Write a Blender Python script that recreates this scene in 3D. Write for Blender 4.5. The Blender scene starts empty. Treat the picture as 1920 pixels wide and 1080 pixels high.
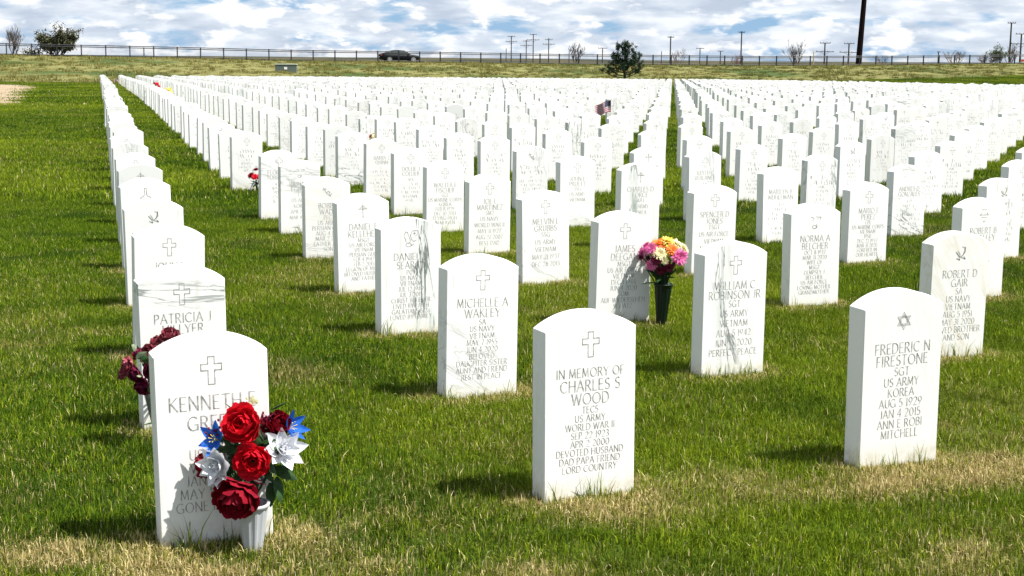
import bpy, math, random
import numpy as np
from mathutils import Vector, Matrix, Euler, noise as mnoise

rng = random.Random(7)
nrg = np.random.default_rng(11)
scene = bpy.context.scene
COL = scene.collection

# ------------------------------------------------------------------ camera
F_PX, PITCH, ROLL, CAM_H, YAW = 2734.41, .15489, .00807, 1.40426, -.39159
cam_d = bpy.data.cameras.new("camera")
cam = bpy.data.objects.new("camera", cam_d)
COL.objects.link(cam)
cam_d.sensor_width = 36.0
cam_d.lens = F_PX / 1920 * 36.0
cam_d.clip_start = .1
cam_d.clip_end = 30000
cr, sr, cp, sp = math.cos(ROLL), math.sin(ROLL), math.cos(PITCH), math.sin(PITCH)
right = Vector((cr, sr*sp, sr*cp)); up = Vector((-sr, cr*sp, cr*cp)); fwd = Vector((0, cp, -sp))
cam.matrix_world = Matrix(((right.x, up.x, -fwd.x, 0), (right.y, up.y, -fwd.y, 0),
                           (right.z, up.z, -fwd.z, CAM_H), (0, 0, 0, 1)))
scene.camera = cam

# ------------------------------------------------------------------ light
SUN = Vector((.330, -.118, .57)).normalized()
elev = math.asin(SUN.z); azim = math.atan2(SUN.x, SUN.y)
world = bpy.data.worlds.new("World"); scene.world = world
world.use_nodes = True
wn, wl = world.node_tree.nodes, world.node_tree.links
wn.clear()
w_out = wn.new("ShaderNodeOutputWorld"); w_bg = wn.new("ShaderNodeBackground")
sky = wn.new("ShaderNodeTexSky"); sky.sky_type = 'NISHITA'; sky.sun_disc = False
sky.sun_elevation = elev; sky.sun_rotation = azim; sky.altitude = 1600; sky.air_density = 1.0; sky.dust_density = .2; sky.ozone_density = 2.5
tc = wn.new("ShaderNodeTexCoord"); mp = wn.new("ShaderNodeMapping")
mp.inputs['Scale'].default_value = (1, 1, 4.2)
wl.new(tc.outputs['Generated'], mp.inputs['Vector'])
def wnoise(scale, detail, rough, dist, off):
    m = wn.new("ShaderNodeMapping"); m.inputs['Location'].default_value = off
    wl.new(mp.outputs[0], m.inputs['Vector'])
    n = wn.new("ShaderNodeTexNoise"); n.inputs['Scale'].default_value = scale
    n.inputs['Detail'].default_value = detail; n.inputs['Roughness'].default_value = rough
    n.inputs['Distortion'].default_value = dist
    wl.new(m.outputs[0], n.inputs['Vector']); return n
def wramp(src, stops):
    r = wn.new("ShaderNodeValToRGB"); e = r.color_ramp.elements
    while len(e) < len(stops): e.new(.5)
    for el, (p, c) in zip(e, stops):
        el.position = p; el.color = c if len(c) == 4 else (*c, 1)
    wl.new(src, r.inputs[0]); return r
n_cov = wnoise(17, 6, .52, .05, (3.1, 0, .35))
n_sh = wnoise(26, 5, .5, .1, (9.3, 2, 1.1))
w_sep = wn.new("ShaderNodeSeparateXYZ"); wl.new(tc.outputs['Generated'], w_sep.inputs[0])
def wmath(op, a, b=None, clamp=False):
    n = wn.new("ShaderNodeMath"); n.operation = op; n.use_clamp = clamp
    for i, x in enumerate((a, b)):
        if x is None: continue
        if isinstance(x, (int, float)): n.inputs[i].default_value = x
        else: wl.new(x, n.inputs[i])
    return n.outputs[0]
w_high = wmath('MULTIPLY', w_sep.outputs[2], 1.6, True)          # banks of cloud overlap towards the horizon, gaps open overhead
w_cv = wmath('SUBTRACT', n_cov.outputs['Fac'], wmath('MULTIPLY', w_high, .13))
cov = wramp(w_cv, [(.35, (0, 0, 0)), (.46, (1, 1, 1))])
clc = wramp(n_sh.outputs['Fac'], [(.34, (6.0, 6.9, 8.3)), (.52, (8.0, 8.8, 9.9)), (.64, (10.2, 10.7, 11.3))])
mp2 = wn.new("ShaderNodeMapping"); mp2.inputs['Scale'].default_value = (1, 1, 2.7); mp2.inputs['Location'].default_value = (5.2, 1.7, .8)
wl.new(tc.outputs['Generated'], mp2.inputs['Vector'])
n_pf = wn.new("ShaderNodeTexNoise"); n_pf.inputs['Scale'].default_value = 30; n_pf.inputs['Detail'].default_value = 7; n_pf.inputs['Roughness'].default_value = .55
wl.new(mp2.outputs[0], n_pf.inputs['Vector'])
pf = wramp(n_pf.outputs['Fac'], [(.515, (0, 0, 0)), (.60, (1, 1, 1))])
w_pm = wn.new("ShaderNodeMix"); w_pm.data_type = 'RGBA'; wl.new(pf.outputs[0], w_pm.inputs[0]); wl.new(clc.outputs[0], w_pm.inputs['A']); w_pm.inputs['B'].default_value = (11.4, 11.6, 11.9, 1)
w_cf = wmath('MAXIMUM', cov.outputs[0], pf.outputs[0])
w_mix = wn.new("ShaderNodeMix"); w_mix.data_type = 'RGBA'
wl.new(w_cf, w_mix.inputs[0])
w_tint = wn.new("ShaderNodeMix"); w_tint.data_type = 'RGBA'; wl.new(wmath('MULTIPLY', wmath('SUBTRACT', 1, wmath('MULTIPLY', w_sep.outputs[2], 2.5, True)), .75), w_tint.inputs[0])
w_tint.inputs['B'].default_value = (2.5, 5.2, 9.0, 1)
wl.new(sky.outputs[0], w_tint.inputs['A'])
wl.new(w_tint.outputs['Result'], w_mix.inputs['A']); wl.new(w_pm.outputs['Result'], w_mix.inputs['B'])
wl.new(w_mix.outputs['Result'], w_bg.inputs['Color'])
w_bg.inputs['Strength'].default_value = .052
wl.new(w_bg.outputs[0], w_out.inputs[0])

sun_d = bpy.data.lights.new("sun", 'SUN'); sun_d.energy = 5.0; sun_d.angle = math.radians(.5)
sun_d.color = (1, .965, .9)
sun_o = bpy.data.objects.new("sun", sun_d); COL.objects.link(sun_o)
sun_o.rotation_euler = (-SUN).to_track_quat('-Z', 'Y').to_euler()
sun_o.location = SUN * 50
vs = scene.view_settings
vs.view_transform = 'Standard'; vs.look = 'None'; vs.gamma = 1; vs.exposure = .86
vs.use_curve_mapping = False
scene.cycles.max_bounces = 6
scene.cycles.transparent_max_bounces = 8

# ------------------------------------------------------------------ helpers
def tag(o, label=None, cat=None, group=None, kind=None):
    if label: o['label'] = label
    if cat: o['category'] = cat
    if group: o['group'] = group
    if kind: o['kind'] = kind
    return o

class MB:
    def __init__(s): s.v = []; s.f = []; s.m = []; s.mi = 0
    def add(s, vs_, fs):
        b = len(s.v); s.v.extend([tuple(v) for v in vs_])
        for f in fs: s.f.append(tuple(i+b for i in f)); s.m.append(s.mi)
    def box(s, c, d, rot=None, taper=1.0):
        x, y, z = d[0]/2, d[1]/2, d[2]/2
        P = [Vector((sx*x*(taper if sz > 0 else 1), sy*y*(taper if sz > 0 else 1), sz*z)) for sz in (-1, 1) for sx, sy in ((-1, -1), (1, -1), (1, 1), (-1, 1))]
        if rot is not None: P = [rot @ p for p in P]
        s.add([p+Vector(c) for p in P], [(3, 2, 1, 0), (4, 5, 6, 7), (0, 1, 5, 4), (1, 2, 6, 5), (2, 3, 7, 6), (3, 0, 4, 7)])
    def tube(s, pts, rad, n=6, cap=True):
        pts = [Vector(p) for p in pts]; rings = []
        for i, p in enumerate(pts):
            d = (pts[min(i+1, len(pts)-1)]-pts[max(i-1, 0)])
            if d.length < 1e-9: d = Vector((0, 0, 1))
            q = d.to_track_quat('Z', 'Y'); r = rad[i] if isinstance(rad, (list, tuple)) else rad
            rings.append([p+q @ Vector((math.cos(2*math.pi*k/n)*r, math.sin(2*math.pi*k/n)*r, 0)) for k in range(n)])
        V = [v for R in rings for v in R]; Fs = []
        for i in range(len(pts)-1):
            for k in range(n):
                Fs.append((i*n+k, i*n+(k+1) % n, (i+1)*n+(k+1) % n, (i+1)*n+k))
        if cap: Fs.append(tuple(range(n))[::-1]); Fs.append(tuple((len(pts)-1)*n+k for k in range(n)))
        s.add(V, Fs)
    def mesh(s, name, mats=()):
        me = bpy.data.meshes.new(name); me.from_pydata(s.v, [], s.f)
        for m in mats: me.materials.append(m)
        if len(mats) > 1: me.polygons.foreach_set('material_index', s.m)
        me.update(); return me
    def build(s, name, mats, parent=None, smooth=False):
        me = s.mesh(name, mats if isinstance(mats, (list, tuple)) else [mats])
        if smooth: me.polygons.foreach_set('use_smooth', [True]*len(me.polygons))
        o = bpy.data.objects.new(name, me); COL.objects.link(o)
        if parent: o.parent = parent
        return o
def link(name, me, parent=None):
    o = bpy.data.objects.new(name, me); COL.objects.link(o)
    if parent: o.parent = parent
    return o
def empty(name, loc, rz=0, **k):
    o = bpy.data.objects.new(name, None); COL.objects.link(o); o.location = loc; o.rotation_euler = (0, 0, rz)
    o.empty_display_size = .1
    return tag(o, **k)

def mat(name, col, rough=.7, **k):
    m = bpy.data.materials.new(name); m.use_nodes = True
    b = m.node_tree.nodes['Principled BSDF']
    b.inputs['Base Color'].default_value = (*col, 1); b.inputs['Roughness'].default_value = rough
    b.inputs['Specular IOR Level'].default_value = k.get('spec', .3)
    b.inputs['Metallic'].default_value = k.get('metal', 0)
    return m
class NT:
    def __init__(s, m): s.m = m; s.n = m.node_tree.nodes; s.l = m.node_tree.links; s.b = s.n['Principled BSDF']
    def new(s, t, **k):
        n = s.n.new(t)
        for a, v in k.items(): setattr(n, a, v)
        return n
    def noise(s, vec, scale, detail=4, rough=.5, dist=0):
        n = s.new('ShaderNodeTexNoise'); n.inputs['Scale'].default_value = scale; n.inputs['Detail'].default_value = detail
        n.inputs['Roughness'].default_value = rough; n.inputs['Distortion'].default_value = dist
        if vec is not None: s.l.new(vec, n.inputs['Vector'])
        return n.outputs['Fac']
    def math(s, op, a, b=None, clamp=False):
        n = s.new('ShaderNodeMath', operation=op, use_clamp=clamp)
        for i, x in enumerate((a, b)):
            if x is None: continue
            if isinstance(x, (int, float)): n.inputs[i].default_value = x
            else: s.l.new(x, n.inputs[i])
        return n.outputs[0]
    def remap(s, v, a, b, c=0., d=1.):
        n = s.new('ShaderNodeMapRange'); n.interpolation_type = 'SMOOTHSTEP'
        for i, x in enumerate((a, b, c, d)): n.inputs[i+1].default_value = x
        s.l.new(v, n.inputs[0]); return n.outputs[0]
    def mix(s, f, a, b, blend='MIX'):
        n = s.new('ShaderNodeMix', data_type='RGBA', blend_type=blend)
        for k, x in ((0, f), ('A', a), ('B', b)):
            i = n.inputs[k]
            if isinstance(x, (int, float)): i.default_value = x
            elif isinstance(x, tuple): i.default_value = (*x, 1) if len(x) == 3 else x
            else: s.l.new(x, i)
        return n.outputs['Result']
    def ramp(s, v, stops):
        r = s.new('ShaderNodeValToRGB'); e = r.color_ramp.elements
        while len(e) < len(stops): e.new(.5)
        for el, (p, c) in zip(e, stops): el.position = p; el.color = (*c, 1)
        s.l.new(v, r.inputs[0]); return r.outputs[0]
    def attr(s, name, typ='GEOMETRY'):
        n = s.new('ShaderNodeAttribute', attribute_name=name, attribute_type=typ); return n
    def base(s, c): s.l.new(c, s.b.inputs['Base Color'])
    def bump(s, h, st, dist=.02):
        n = s.new('ShaderNodeBump'); n.inputs['Strength'].default_value = st; n.inputs['Distance'].default_value = dist
        s.l.new(h, n.inputs['Height']); s.l.new(n.outputs[0], s.b.inputs['Normal'])

# smooth 2-D value noise, used for ground relief and for where the turf is dry
_perm = nrg.random((256, 256))
def vnoise(x, y):
    x = np.asarray(x, float); y = np.asarray(y, float)
    xi = np.floor(x).astype(int); yi = np.floor(y).astype(int); fx = x-xi; fy = y-yi
    fx = fx*fx*(3-2*fx); fy = fy*fy*(3-2*fy)
    g = lambda a, b: _perm[a & 255, b & 255]
    return (g(xi, yi)*(1-fx)+g(xi+1, yi)*fx)*(1-fy)+(g(xi, yi+1)*(1-fx)+g(xi+1, yi+1)*fx)*fy
def fbm(x, y, o=3):
    s = 0; a = .5; t = 0
    for i in range(o):
        s = s+a*vnoise(x*2**i+17.3*i, y*2**i+5.1*i); t += a; a *= .5
    return s/t

# ------------------------------------------------------------------ the place: terrain
FY0, FM = 170.0, .395                                  # fence line: y = FY0 + FM x
def fence_y(x): return FY0+FM*x
_zx = [-400, -80, -52, -36, -24, -8.5, 4.7, 31, 50, 68, 110, 400]
_zz = [1.6, 1.6, 1.47, 1.29, 1.09, 1.04, .94, .93, 1.15, 1.48, 1.9, 1.9]
def lawn_edge(x): return np.interp(x, [-70, -32, -24, 0, 17, 30, 40, 57, 120], [98, 103, 108, 119, 130, 145, 153, 166, 192])
def dip(y): return np.interp(y, [0, 45, 60, 80, 100, 115, 130, 150], [0, 0, -.10, -.26, -.40, -.54, -.60, -.62])
def terrain(x, y):
    x = np.asarray(x, float); y = np.asarray(y, float)
    zf = np.interp(x, _zx, _zz); fy = fence_y(x)
    t = np.clip((y-fy+45)/45, 0, 1); t = t*t*(3-2*t)*.45+t*.55
    z = zf*t+dip(y)*(1-t)
    beyond = np.clip((y-fy-11)/260, 0, 1); beyond = beyond*beyond*(3-2*beyond)
    z = z-beyond*(zf+6.5)
    near = np.clip(1-np.abs(y)/140, 0, 1)
    z = z+(vnoise(x*.9, y*.9)-.5)*.012*near-.018*(t <= 0)
    pr = np.clip((y-lawn_edge(x))/6, 0, 1)*(1-beyond)
    z = z+pr*(fbm(x*.35, y*.35)-.5)*.30*np.clip((fy-2-y)/8, 0, 1)
    return z
def tz(x, y): return float(terrain(np.array([x]), np.array([y]))[0])

# headstone lattice --------------------------------------------------
cY, sY = math.cos(YAW), math.sin(YAW)
ROT = -YAW
TWEAK = {(0,0):(-0.001,-0.022,-0.019,0.006),(0,1):(-0.017,-0.067,0.014,0.015),(0,2):(-0.015,-0.089,-0.03,0.015),(0,3):(-0.018,-0.07,-0.034,0.002),(0,4):(-0.007,0,0,0),(0,5):(-0.014,-0.008,0,-0.002),(0,6):(-0.014,-0.025,0,-0.007),(0,7):(-0.021,0.007,0,0.001),(0,8):(-0.021,0.038,0.001,0.011),(1,0):(-0.002,-0.001,0.022,0),(1,1):(0.015,0.028,0.047,-0.009),(1,2):(0.024,0.064,0.019,-0.007),(1,3):(0.016,0.005,0.004,-0.006),(1,4):(0.048,0.143,-0.035,-0.031),(1,5):(0.085,0.311,-0.041,-0.017),(1,6):(-0.013,-0.078,-0.007,-0.001),(1,8):(-0.035,-0.187,0.003,0.025),(2,0):(-0.045,-0.054,-0.009,0.018),(2,1):(0.018,0.035,0.015,0),(2,2):(-0.015,-0.012,0.001,-0.005),(2,3):(-0.017,-0.031,0.018,-0.013),(2,4):(0.014,0.035,0.003,-0.029),(3,1):(0.037,0.03,-0.027,-0.001),(3,2):(0.064,0.097,-0.053,-0.011),(3,3):(-0.032,-0.04,-0.001,-0.006),(4,3):(0.085,0.112,-0.012,-0.033)}
HOLES = {(1, 7), (7, 14), (8, 16)}
def lattice(c, r, dx=0, dy=0):
    x = .78389+1.21868*c+.16762*r+dx; y = 4.17685-.01027*c+1.42903*r+dy
    return cY*x+sY*y, -sY*x+cY*y
def project(x, y, z):
    z = z-CAM_H; D = cp*y-sp*z; U = sp*y+cp*z
    return 960+F_PX*(cr*x+sr*U)/D, 540-F_PX*(-sr*x+cr*U)/D
def far_edge(x): return float(np.interp(x, [-60, -33, -27, 0, 17, 20.5, 23, 27, 40], [98, 101, 104, 115, 121, 112, 100, 80, 60]))
stones = []
for c in range(0, 100):
    for r in range(0, 95):
        if (c, r) in HOLES: continue
        jr = random.Random(c*1009+r*31+5)
        if (c, r) in TWEAK: dx, dy, dr, dz = TWEAK[(c, r)]
        else: dx, dy, dr, dz = jr.gauss(0, .018), jr.gauss(0, .03), jr.gauss(0, .02), jr.gauss(-.004, .016)
        x, y = lattice(c, r, dx, dy)
        if y > far_edge(x) or y < 3: continue
        px, py = project(x, y, .3)
        m = 150*8/y+30
        if px < -m or px > 1920+m: continue
        stones.append(dict(c=c, r=r, x=x, y=y, rot=ROT+dr, dz=dz, lean=jr.gauss(0, .011), fore=jr.gauss(0, .010), inframe=(-10 < px < 1930+100*8/y)))
stones.sort(key=lambda s: s['y'])

# where the turf has dried out: a strip in front and rings in front of the nearest stones
BLOBS = [(.16, 4.53, .16, .9), (.40, 4.56, .2, 1.0), (1.34, 4.80, .15, 1.0), (1.62, 4.92, .2, 1.0), (-.95, 4.02, .2, .7), (.62, 4.50, .24, .8), (1.02, 4.85, .3, .55), (1.55, 5.0, .28, .8), (1.32, 4.9, .2, .9), (1.85, 5.05, .2, .6),
         (-.52, 4.1, .22, 1.0), (-.85, 3.9, .22, .8), (-1.3, 4.0, .2, .6), (-.35, 4.3, .18, .8), (-.05, 4.22, .18, .7), (.12, 3.96, .2, .6), (.55, 3.95, .2, .4), (.75, 4.25, .14, .6),
         (1.9, 5.6, .25, .5), (2.1, 5.0, .3, .4), (1.2, 4.15, .35, .45), (-.1, 6.0, .2, .25), (.05, 5.2, .14, .3)]
GREENB = [(.95, 4.35, .28, .5), (-.2, 4.05, .16, .3), (.3, 4.2, .2, .3), (-.62, 3.86, .14, .2)]
def dryness(x, y):
    x = np.asarray(x, float); y = np.asarray(y, float)
    d = .03+.16*np.clip((fbm(x*1.1+3, y*1.1)-.58)*4, 0, 1)+.06*np.clip((fbm(x*.23+9, y*.23)-.52)*4, 0, 1)
    d = d+.05*np.clip((4.7-y)/.8, 0, 1)
    for bx, by, br, ba in BLOBS: d = d+ba*np.exp(-((x-bx)**2+((y-by)*1.3)**2)/(br*br))
    for bx, by, br, ba in GREENB: d = d-ba*np.exp(-((x-bx)**2+((y-by)*1.3)**2)/(br*br))
    d = d*np.clip(.10+2.2*np.clip((fbm(x*3.1+5, y*3.9)-.36)*2.3, 0, 1)*(.35+1.1*fbm(x*11, y*13)), 0, 2.2)
    return np.clip(d*.64, 0, .72)

DIRT = [(-14.6, 43), (-15.9, 48), (-18.2, 55), (-20.6, 63), (-23.5, 73), (-27.6, 85), (-30, 90), (-38, 93), (-66, 92), (-60, 22), (-16, 22), (-14.2, 35)]
def in_poly(x, y, P):
    x = np.asarray(x, float); y = np.asarray(y, float); ins = np.zeros(x.shape, bool); j = len(P)-1
    for i in range(len(P)):
        xi, yi = P[i]; xj, yj = P[j]
        cnd = ((yi > y) != (yj > y)) & (x < (xj-xi)*(y-yi)/(yj-yi+1e-12)+xi)
        ins ^= cnd; j = i
    return ins

def geo(a, b, n): return list(np.geomspace(a, b, n))
ys = sorted(set(list(np.arange(-24, 3, 3))+list(np.arange(3, 12, .10))+list(np.arange(12, 30, .35))+list(np.arange(30, 90, 1.))+list(np.arange(90, 240, 1.5))+geo(240, 12000, 34)))
xs = list(np.arange(-6, 6.01, .10)); xs = [-v for v in geo(120, 9000, 22)][::-1]+list(np.arange(-118, -6, 1.4))+xs+list(np.arange(6.3, 118, 1.4))+geo(120, 9000, 22)
XX, YY = np.meshgrid(np.array(xs), np.array(ys)); ZZ = terrain(XX, YY)
nx, ny = len(xs), len(ys)
V = np.stack([XX.ravel(), YY.ravel(), ZZ.ravel()], 1)
idx = np.arange(nx*ny).reshape(ny, nx)
Fq = np.stack([idx[:-1, :-1].ravel(), idx[:-1, 1:].ravel(), idx[1:, 1:].ravel(), idx[1:, :-1].ravel()], 1)
gme = bpy.data.meshes.new("ground")
gme.from_pydata(V.tolist(), [], Fq.tolist())
at = gme.attributes.new('dry', 'FLOAT', 'POINT'); at.data.foreach_set('value', dryness(XX, YY).ravel())
pr = np.clip((YY-lawn_edge(XX)+(fbm(XX*.5, YY*.5)-.5)*5)/3, 0, 1)
at = gme.attributes.new('prairie', 'FLOAT', 'POINT'); at.data.foreach_set('value', pr.ravel())
gme.polygons.foreach_set('use_smooth', [True]*len(gme.polygons))
ground = link('ground', gme); tag(ground, kind='structure')

def grass_hue(nt, pos):
    a = nt.noise(pos, 1.5, 5, .6, .4); b = nt.noise(pos, .16, 4)
    return a, b
gm = mat('turf_soil', (.05, .07, .02), .95, spec=.1); nt = NT(gm)
pos = nt.new('ShaderNodeNewGeometry').outputs['Position']
n1, n2 = grass_hue(nt, pos); n3 = nt.noise(pos, 60, 3, .6); n4 = nt.noise(pos, 9, 5, .65)
lawn = nt.mix(nt.remap(n3, .35, .65), (.008, .020, .001), (.040, .085, .003))  # soil kept near black to paint the shade between blades
lawn = nt.mix(nt.math('MULTIPLY', nt.remap(n2, .4, .62), .6), lawn, (.085, .115, .012))
straw = nt.mix(nt.remap(n3, .35, .6), (.07, .05, .022), (.27, .21, .11))
lawn = nt.mix(nt.math('MULTIPLY', nt.attr('dry').outputs['Fac'], .9), lawn, straw)
pn = nt.noise(pos, .8, 6, .7); pn2 = nt.noise(pos, .09, 4)
prc = nt.ramp(pn, [(.3, (.08, .08, .025)), (.45, (.14, .14, .045)), (.6, (.22, .205, .08)), (.75, (.13, .11, .045))])
prc = nt.mix(nt.remap(pn2, .5, .62), prc, (.06, .09, .025))
sepy = nt.new('ShaderNodeSeparateXYZ'); nt.l.new(pos, sepy.inputs[0])
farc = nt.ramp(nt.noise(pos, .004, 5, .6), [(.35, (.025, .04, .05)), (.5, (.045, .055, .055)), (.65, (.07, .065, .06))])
gc = nt.mix(nt.attr('prairie').outputs['Fac'], lawn, prc)
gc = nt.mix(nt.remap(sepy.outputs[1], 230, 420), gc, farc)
nt.base(gc); nt.bump(n4, .5, .05)
gme.materials.append(gm)

# the bare earth drive at the left edge
ed = MB(); dv = []
for i in range(len(DIRT)):
    a = Vector((*DIRT[i], 0)); b = Vector((*DIRT[(i+1) % len(DIRT)], 0)); n = max(1, int((b-a).length/1.2))
    for k in range(n):
        p = a.lerp(b, k/n); j = (mnoise.noise(p*.8)*.5+mnoise.noise(p*3)*.25); dv.append((p.x+j, p.y+j*.8))
cxy = (-30, 50)
rings = []
for s in (1, .9, .7, .4, .1):
    rings.append([(cxy[0]+(x-cxy[0])*s, cxy[1]+(y-cxy[1])*s) for x, y in dv])
n = len(dv); vv = []
for R in rings:
    for x, y in R: vv.append((x, y, tz(x, y)+.03))
ff = [(i*n+k, i*n+(k+1) % n, (i+1)*n+(k+1) % n, (i+1)*n+k) for i in range(len(rings)-1) for k in range(n)]
ff.append(tuple((len(rings)-1)*n+k for k in range(n)))
ed.add(vv, ff)
dm = mat('bare_earth', (.3, .2, .14), .95, spec=.1); nt = NT(dm)
pos = nt.new('ShaderNodeNewGeometry').outputs['Position']
nt.base(nt.ramp(nt.noise(pos, 3, 6, .7), [(.3, (.22, .16, .10)), (.5, (.34, .26, .175)), (.7, (.45, .37, .27))])); nt.bump(nt.noise(pos, 14, 5), .6, .05)
o = ed.build('dirt_road', dm); tag(o, kind='structure')

# distant hills
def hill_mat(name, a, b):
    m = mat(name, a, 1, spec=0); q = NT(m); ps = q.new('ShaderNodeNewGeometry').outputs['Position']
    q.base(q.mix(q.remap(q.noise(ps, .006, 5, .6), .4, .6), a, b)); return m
for (dist, base, amp, sd, ca, cb) in ((3200, -6, 6.5, 3, (.055, .06, .045), (.10, .09, .06)), (5200, -8, 13.5, 8, (.09, .12, .15), (.13, .15, .17)), (8200, -10, 22, 21, (.16, .20, .27), (.18, .22, .28))):  # farther ridges bluer and paler, haze put into their scrub colour
    hb = MB(); N = 160; P = []
    for i in range(N+1):
        x = -dist*.75+dist*1.5*i/N
        h = base+7+amp*float(fbm(np.array(x/dist*9+sd), np.array(sd*3.), 4))
        for yy, hh in ((0, base-1), (dist*.04, (h+base)/2), (dist*.09, h), (dist*.2, base-1)): P.append((x, dist+yy+mnoise.noise(Vector((x*.002, sd, 0)))*dist*.03, hh))
    hb.add(P, [(i*4+j, (i+1)*4+j, (i+1)*4+j+1, i*4+j+1) for i in range(N) for j in range(3)])
    o = hb.build('hills', hill_mat('hazed_hill_scrub', ca, cb), smooth=True); tag(o, kind='structure')

# ------------------------------------------------------------------ grass
def blade_mat(name, greens, straws):
    m = mat(name, (.1, .2, .03), .6, spec=.10); q = NT(m)
    g = q.new('ShaderNodeNewGeometry'); ps = g.outputs['Position']
    rnd = q.attr('rnd').outputs['Fac']; tip = q.attr('tip').outputs['Fac']
    dry = q.attr('dry', 'INSTANCER').outputs['Fac']
    a, b = grass_hue(q, ps)
    gr = q.ramp(rnd, [(0, greens[0]), (.35, greens[1]), (.7, greens[2]), (1, greens[3])])
    gr = q.mix(q.math('MULTIPLY', q.remap(a, .46, .64), .72), gr, greens[4])
    gr = q.mix(q.math('MULTIPLY', q.remap(b, .42, .62), .35), gr, greens[3])
    gr = q.mix(q.math('MULTIPLY', dry, 1.15, True), gr, q.mix(rnd, (.085, .085, .012), (.34, .31, .05)))      # yellowing turf round the dry spots
    r2 = q.math('FRACT', q.math('MULTIPLY', rnd, 7.31))
    st = q.mix(r2, straws[0], straws[1])
    isdry = q.math('LESS_THAN', q.math('FRACT', q.math('MULTIPLY', rnd, 3.77)), dry)
    c = q.mix(isdry, gr, st)
    c = q.mix(q.math('MULTIPLY', q.math('SUBTRACT', 1, tip), .18), c, (.11, .10, .03))
    q.base(c)
    tr = q.new('ShaderNodeBsdfTranslucent'); mx = q.new('ShaderNodeMixShader'); mx.inputs[0].default_value = .22
    q.l.new(c, tr.inputs[0]); q.l.new(q.b.outputs[0], mx.inputs[1]); q.l.new(tr.outputs[0], mx.inputs[2])
    q.l.new(mx.outputs[0], q.n['Material Output'].inputs[0])
    return m
turf_m = blade_mat('grass_blades', [(.011, .037, .002), (.041, .102, .003), (.104, .190, .004), (.36, .43, .02), (.015, .062, .003)], [(.32, .24, .08), (.78, .66, .34)])  # blade tones spread wide, putting highlight and shadow contrast into the colour
prairie_m = blade_mat('prairie_blades', [(.07, .085, .02), (.11, .125, .032), (.16, .17, .05), (.25, .24, .085), (.06, .085, .02)], [(.25, .22, .085), (.40, .35, .15)])

def tuft(name, m, radius, n, width, hmin, hmax, lean, seed):
    R = random.Random(seed); v = []; f = []; rn = []; tp = []
    for i in range(n):
        rr = radius*abs(R.gauss(0, .5)); a = R.random()*6.283
        x, y = rr*math.cos(a), rr*math.sin(a); h = R.uniform(hmin, hmax); w = width*R.uniform(.6, 1.3)
        d = R.random()*6.283; ln = abs(R.gauss(0, lean)); ll = min(ln, 1.35)
        dx, dy = math.cos(d), math.sin(d); q = R.random()*6.283; px, py = math.cos(q)*w/2, math.sin(q)*w/2
        b = len(v)
        h1 = h*.55; x1, y1, z1 = x+dx*h1*math.sin(ll*.6), y+dy*h1*math.sin(ll*.6), h1*math.cos(ll*.6)
        x2, y2, z2 = x1+dx*h*.5*math.sin(ll*1.3), y1+dy*h*.5*math.sin(ll*1.3), z1+h*.5*math.cos(min(ll*1.3, 1.7))
        v += [(x-px, y-py, -.015), (x+px, y+py, -.015), (x1+px*.8, y1+py*.8, z1), (x1-px*.8, y1-py*.8, z1), (x2, y2, z2)]
        f += [(b, b+1, b+2, b+3), (b+3, b+2, b+4)]
        k = R.random(); rn += [k]*5; tp += [0, 0, .7, .7, 1]
    me = bpy.data.meshes.new(name); me.from_pydata(v, [], f); me.materials.append(m)
    for nm, dat in (('rnd', rn), ('tip', tp)):
        A = me.attributes.new(nm, 'FLOAT', 'POINT'); A.data.foreach_set('value', dat)
    return bpy.data.objects.new(name, me)

def scatter(name, protos, P, Z, scale, dry, kind='stuff', label=None):
    src = bpy.data.collections.new(name+'_source')
    for p in protos: src.objects.link(p)
    me = bpy.data.meshes.new(name)
    me.from_pydata(np.column_stack([P, Z]).tolist(), [], [])
    N = len(P)
    for nm, dat in (('dry', dry), ('sc', scale), ('rz', nrg.random(N)*6.283)):
        A = me.attributes.new(nm, 'FLOAT', 'POINT'); A.data.foreach_set('value', np.asarray(dat, np.float32))
    A = me.attributes.new('pick', 'INT', 'POINT'); A.data.foreach_set('value', nrg.integers(0, len(protos), N).astype(np.int32))
    o = link(name, me); tag(o, kind=kind)
    if label: o['label'] = label; o['category'] = 'grass'
    ng = bpy.data.node_groups.new(name+'_nodes', 'GeometryNodeTree')
    ng.interface.new_socket('Geometry', in_out='INPUT', socket_type='NodeSocketGeometry')
    ng.interface.new_socket('Geometry', in_out='OUTPUT', socket_type='NodeSocketGeometry')
    N_, L_ = ng.nodes, ng.links
    gi, go = N_.new('NodeGroupInput'), N_.new('NodeGroupOutput')
    ci = N_.new('GeometryNodeCollectionInfo'); ci.inputs['Collection'].default_value = src
    ci.inputs['Separate Children'].default_value = True; ci.inputs['Reset Children'].default_value = True
    ip = N_.new('GeometryNodeInstanceOnPoints'); ip.inputs['Pick Instance'].default_value = True
    def na(n, t):
        q = N_.new('GeometryNodeInputNamedAttribute'); q.data_type = t; q.inputs['Name'].default_value = n
        return q.outputs['Attribute']
    cx = N_.new('ShaderNodeCombineXYZ'); L_.new(na('rz', 'FLOAT'), cx.inputs[2])
    L_.new(gi.outputs[0], ip.inputs['Points']); L_.new(ci.outputs[0], ip.inputs['Instance'])
    L_.new(na('pick', 'INT'), ip.inputs['Instance Index']); L_.new(cx.outputs[0], ip.inputs['Rotation'])
    L_.new(na('sc', 'FLOAT'), ip.inputs['Scale']); L_.new(ip.outputs[0], go.inputs[0])
    md = o.modifiers.new('scatter', 'NODES'); md.node_group = ng
    return o

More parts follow.
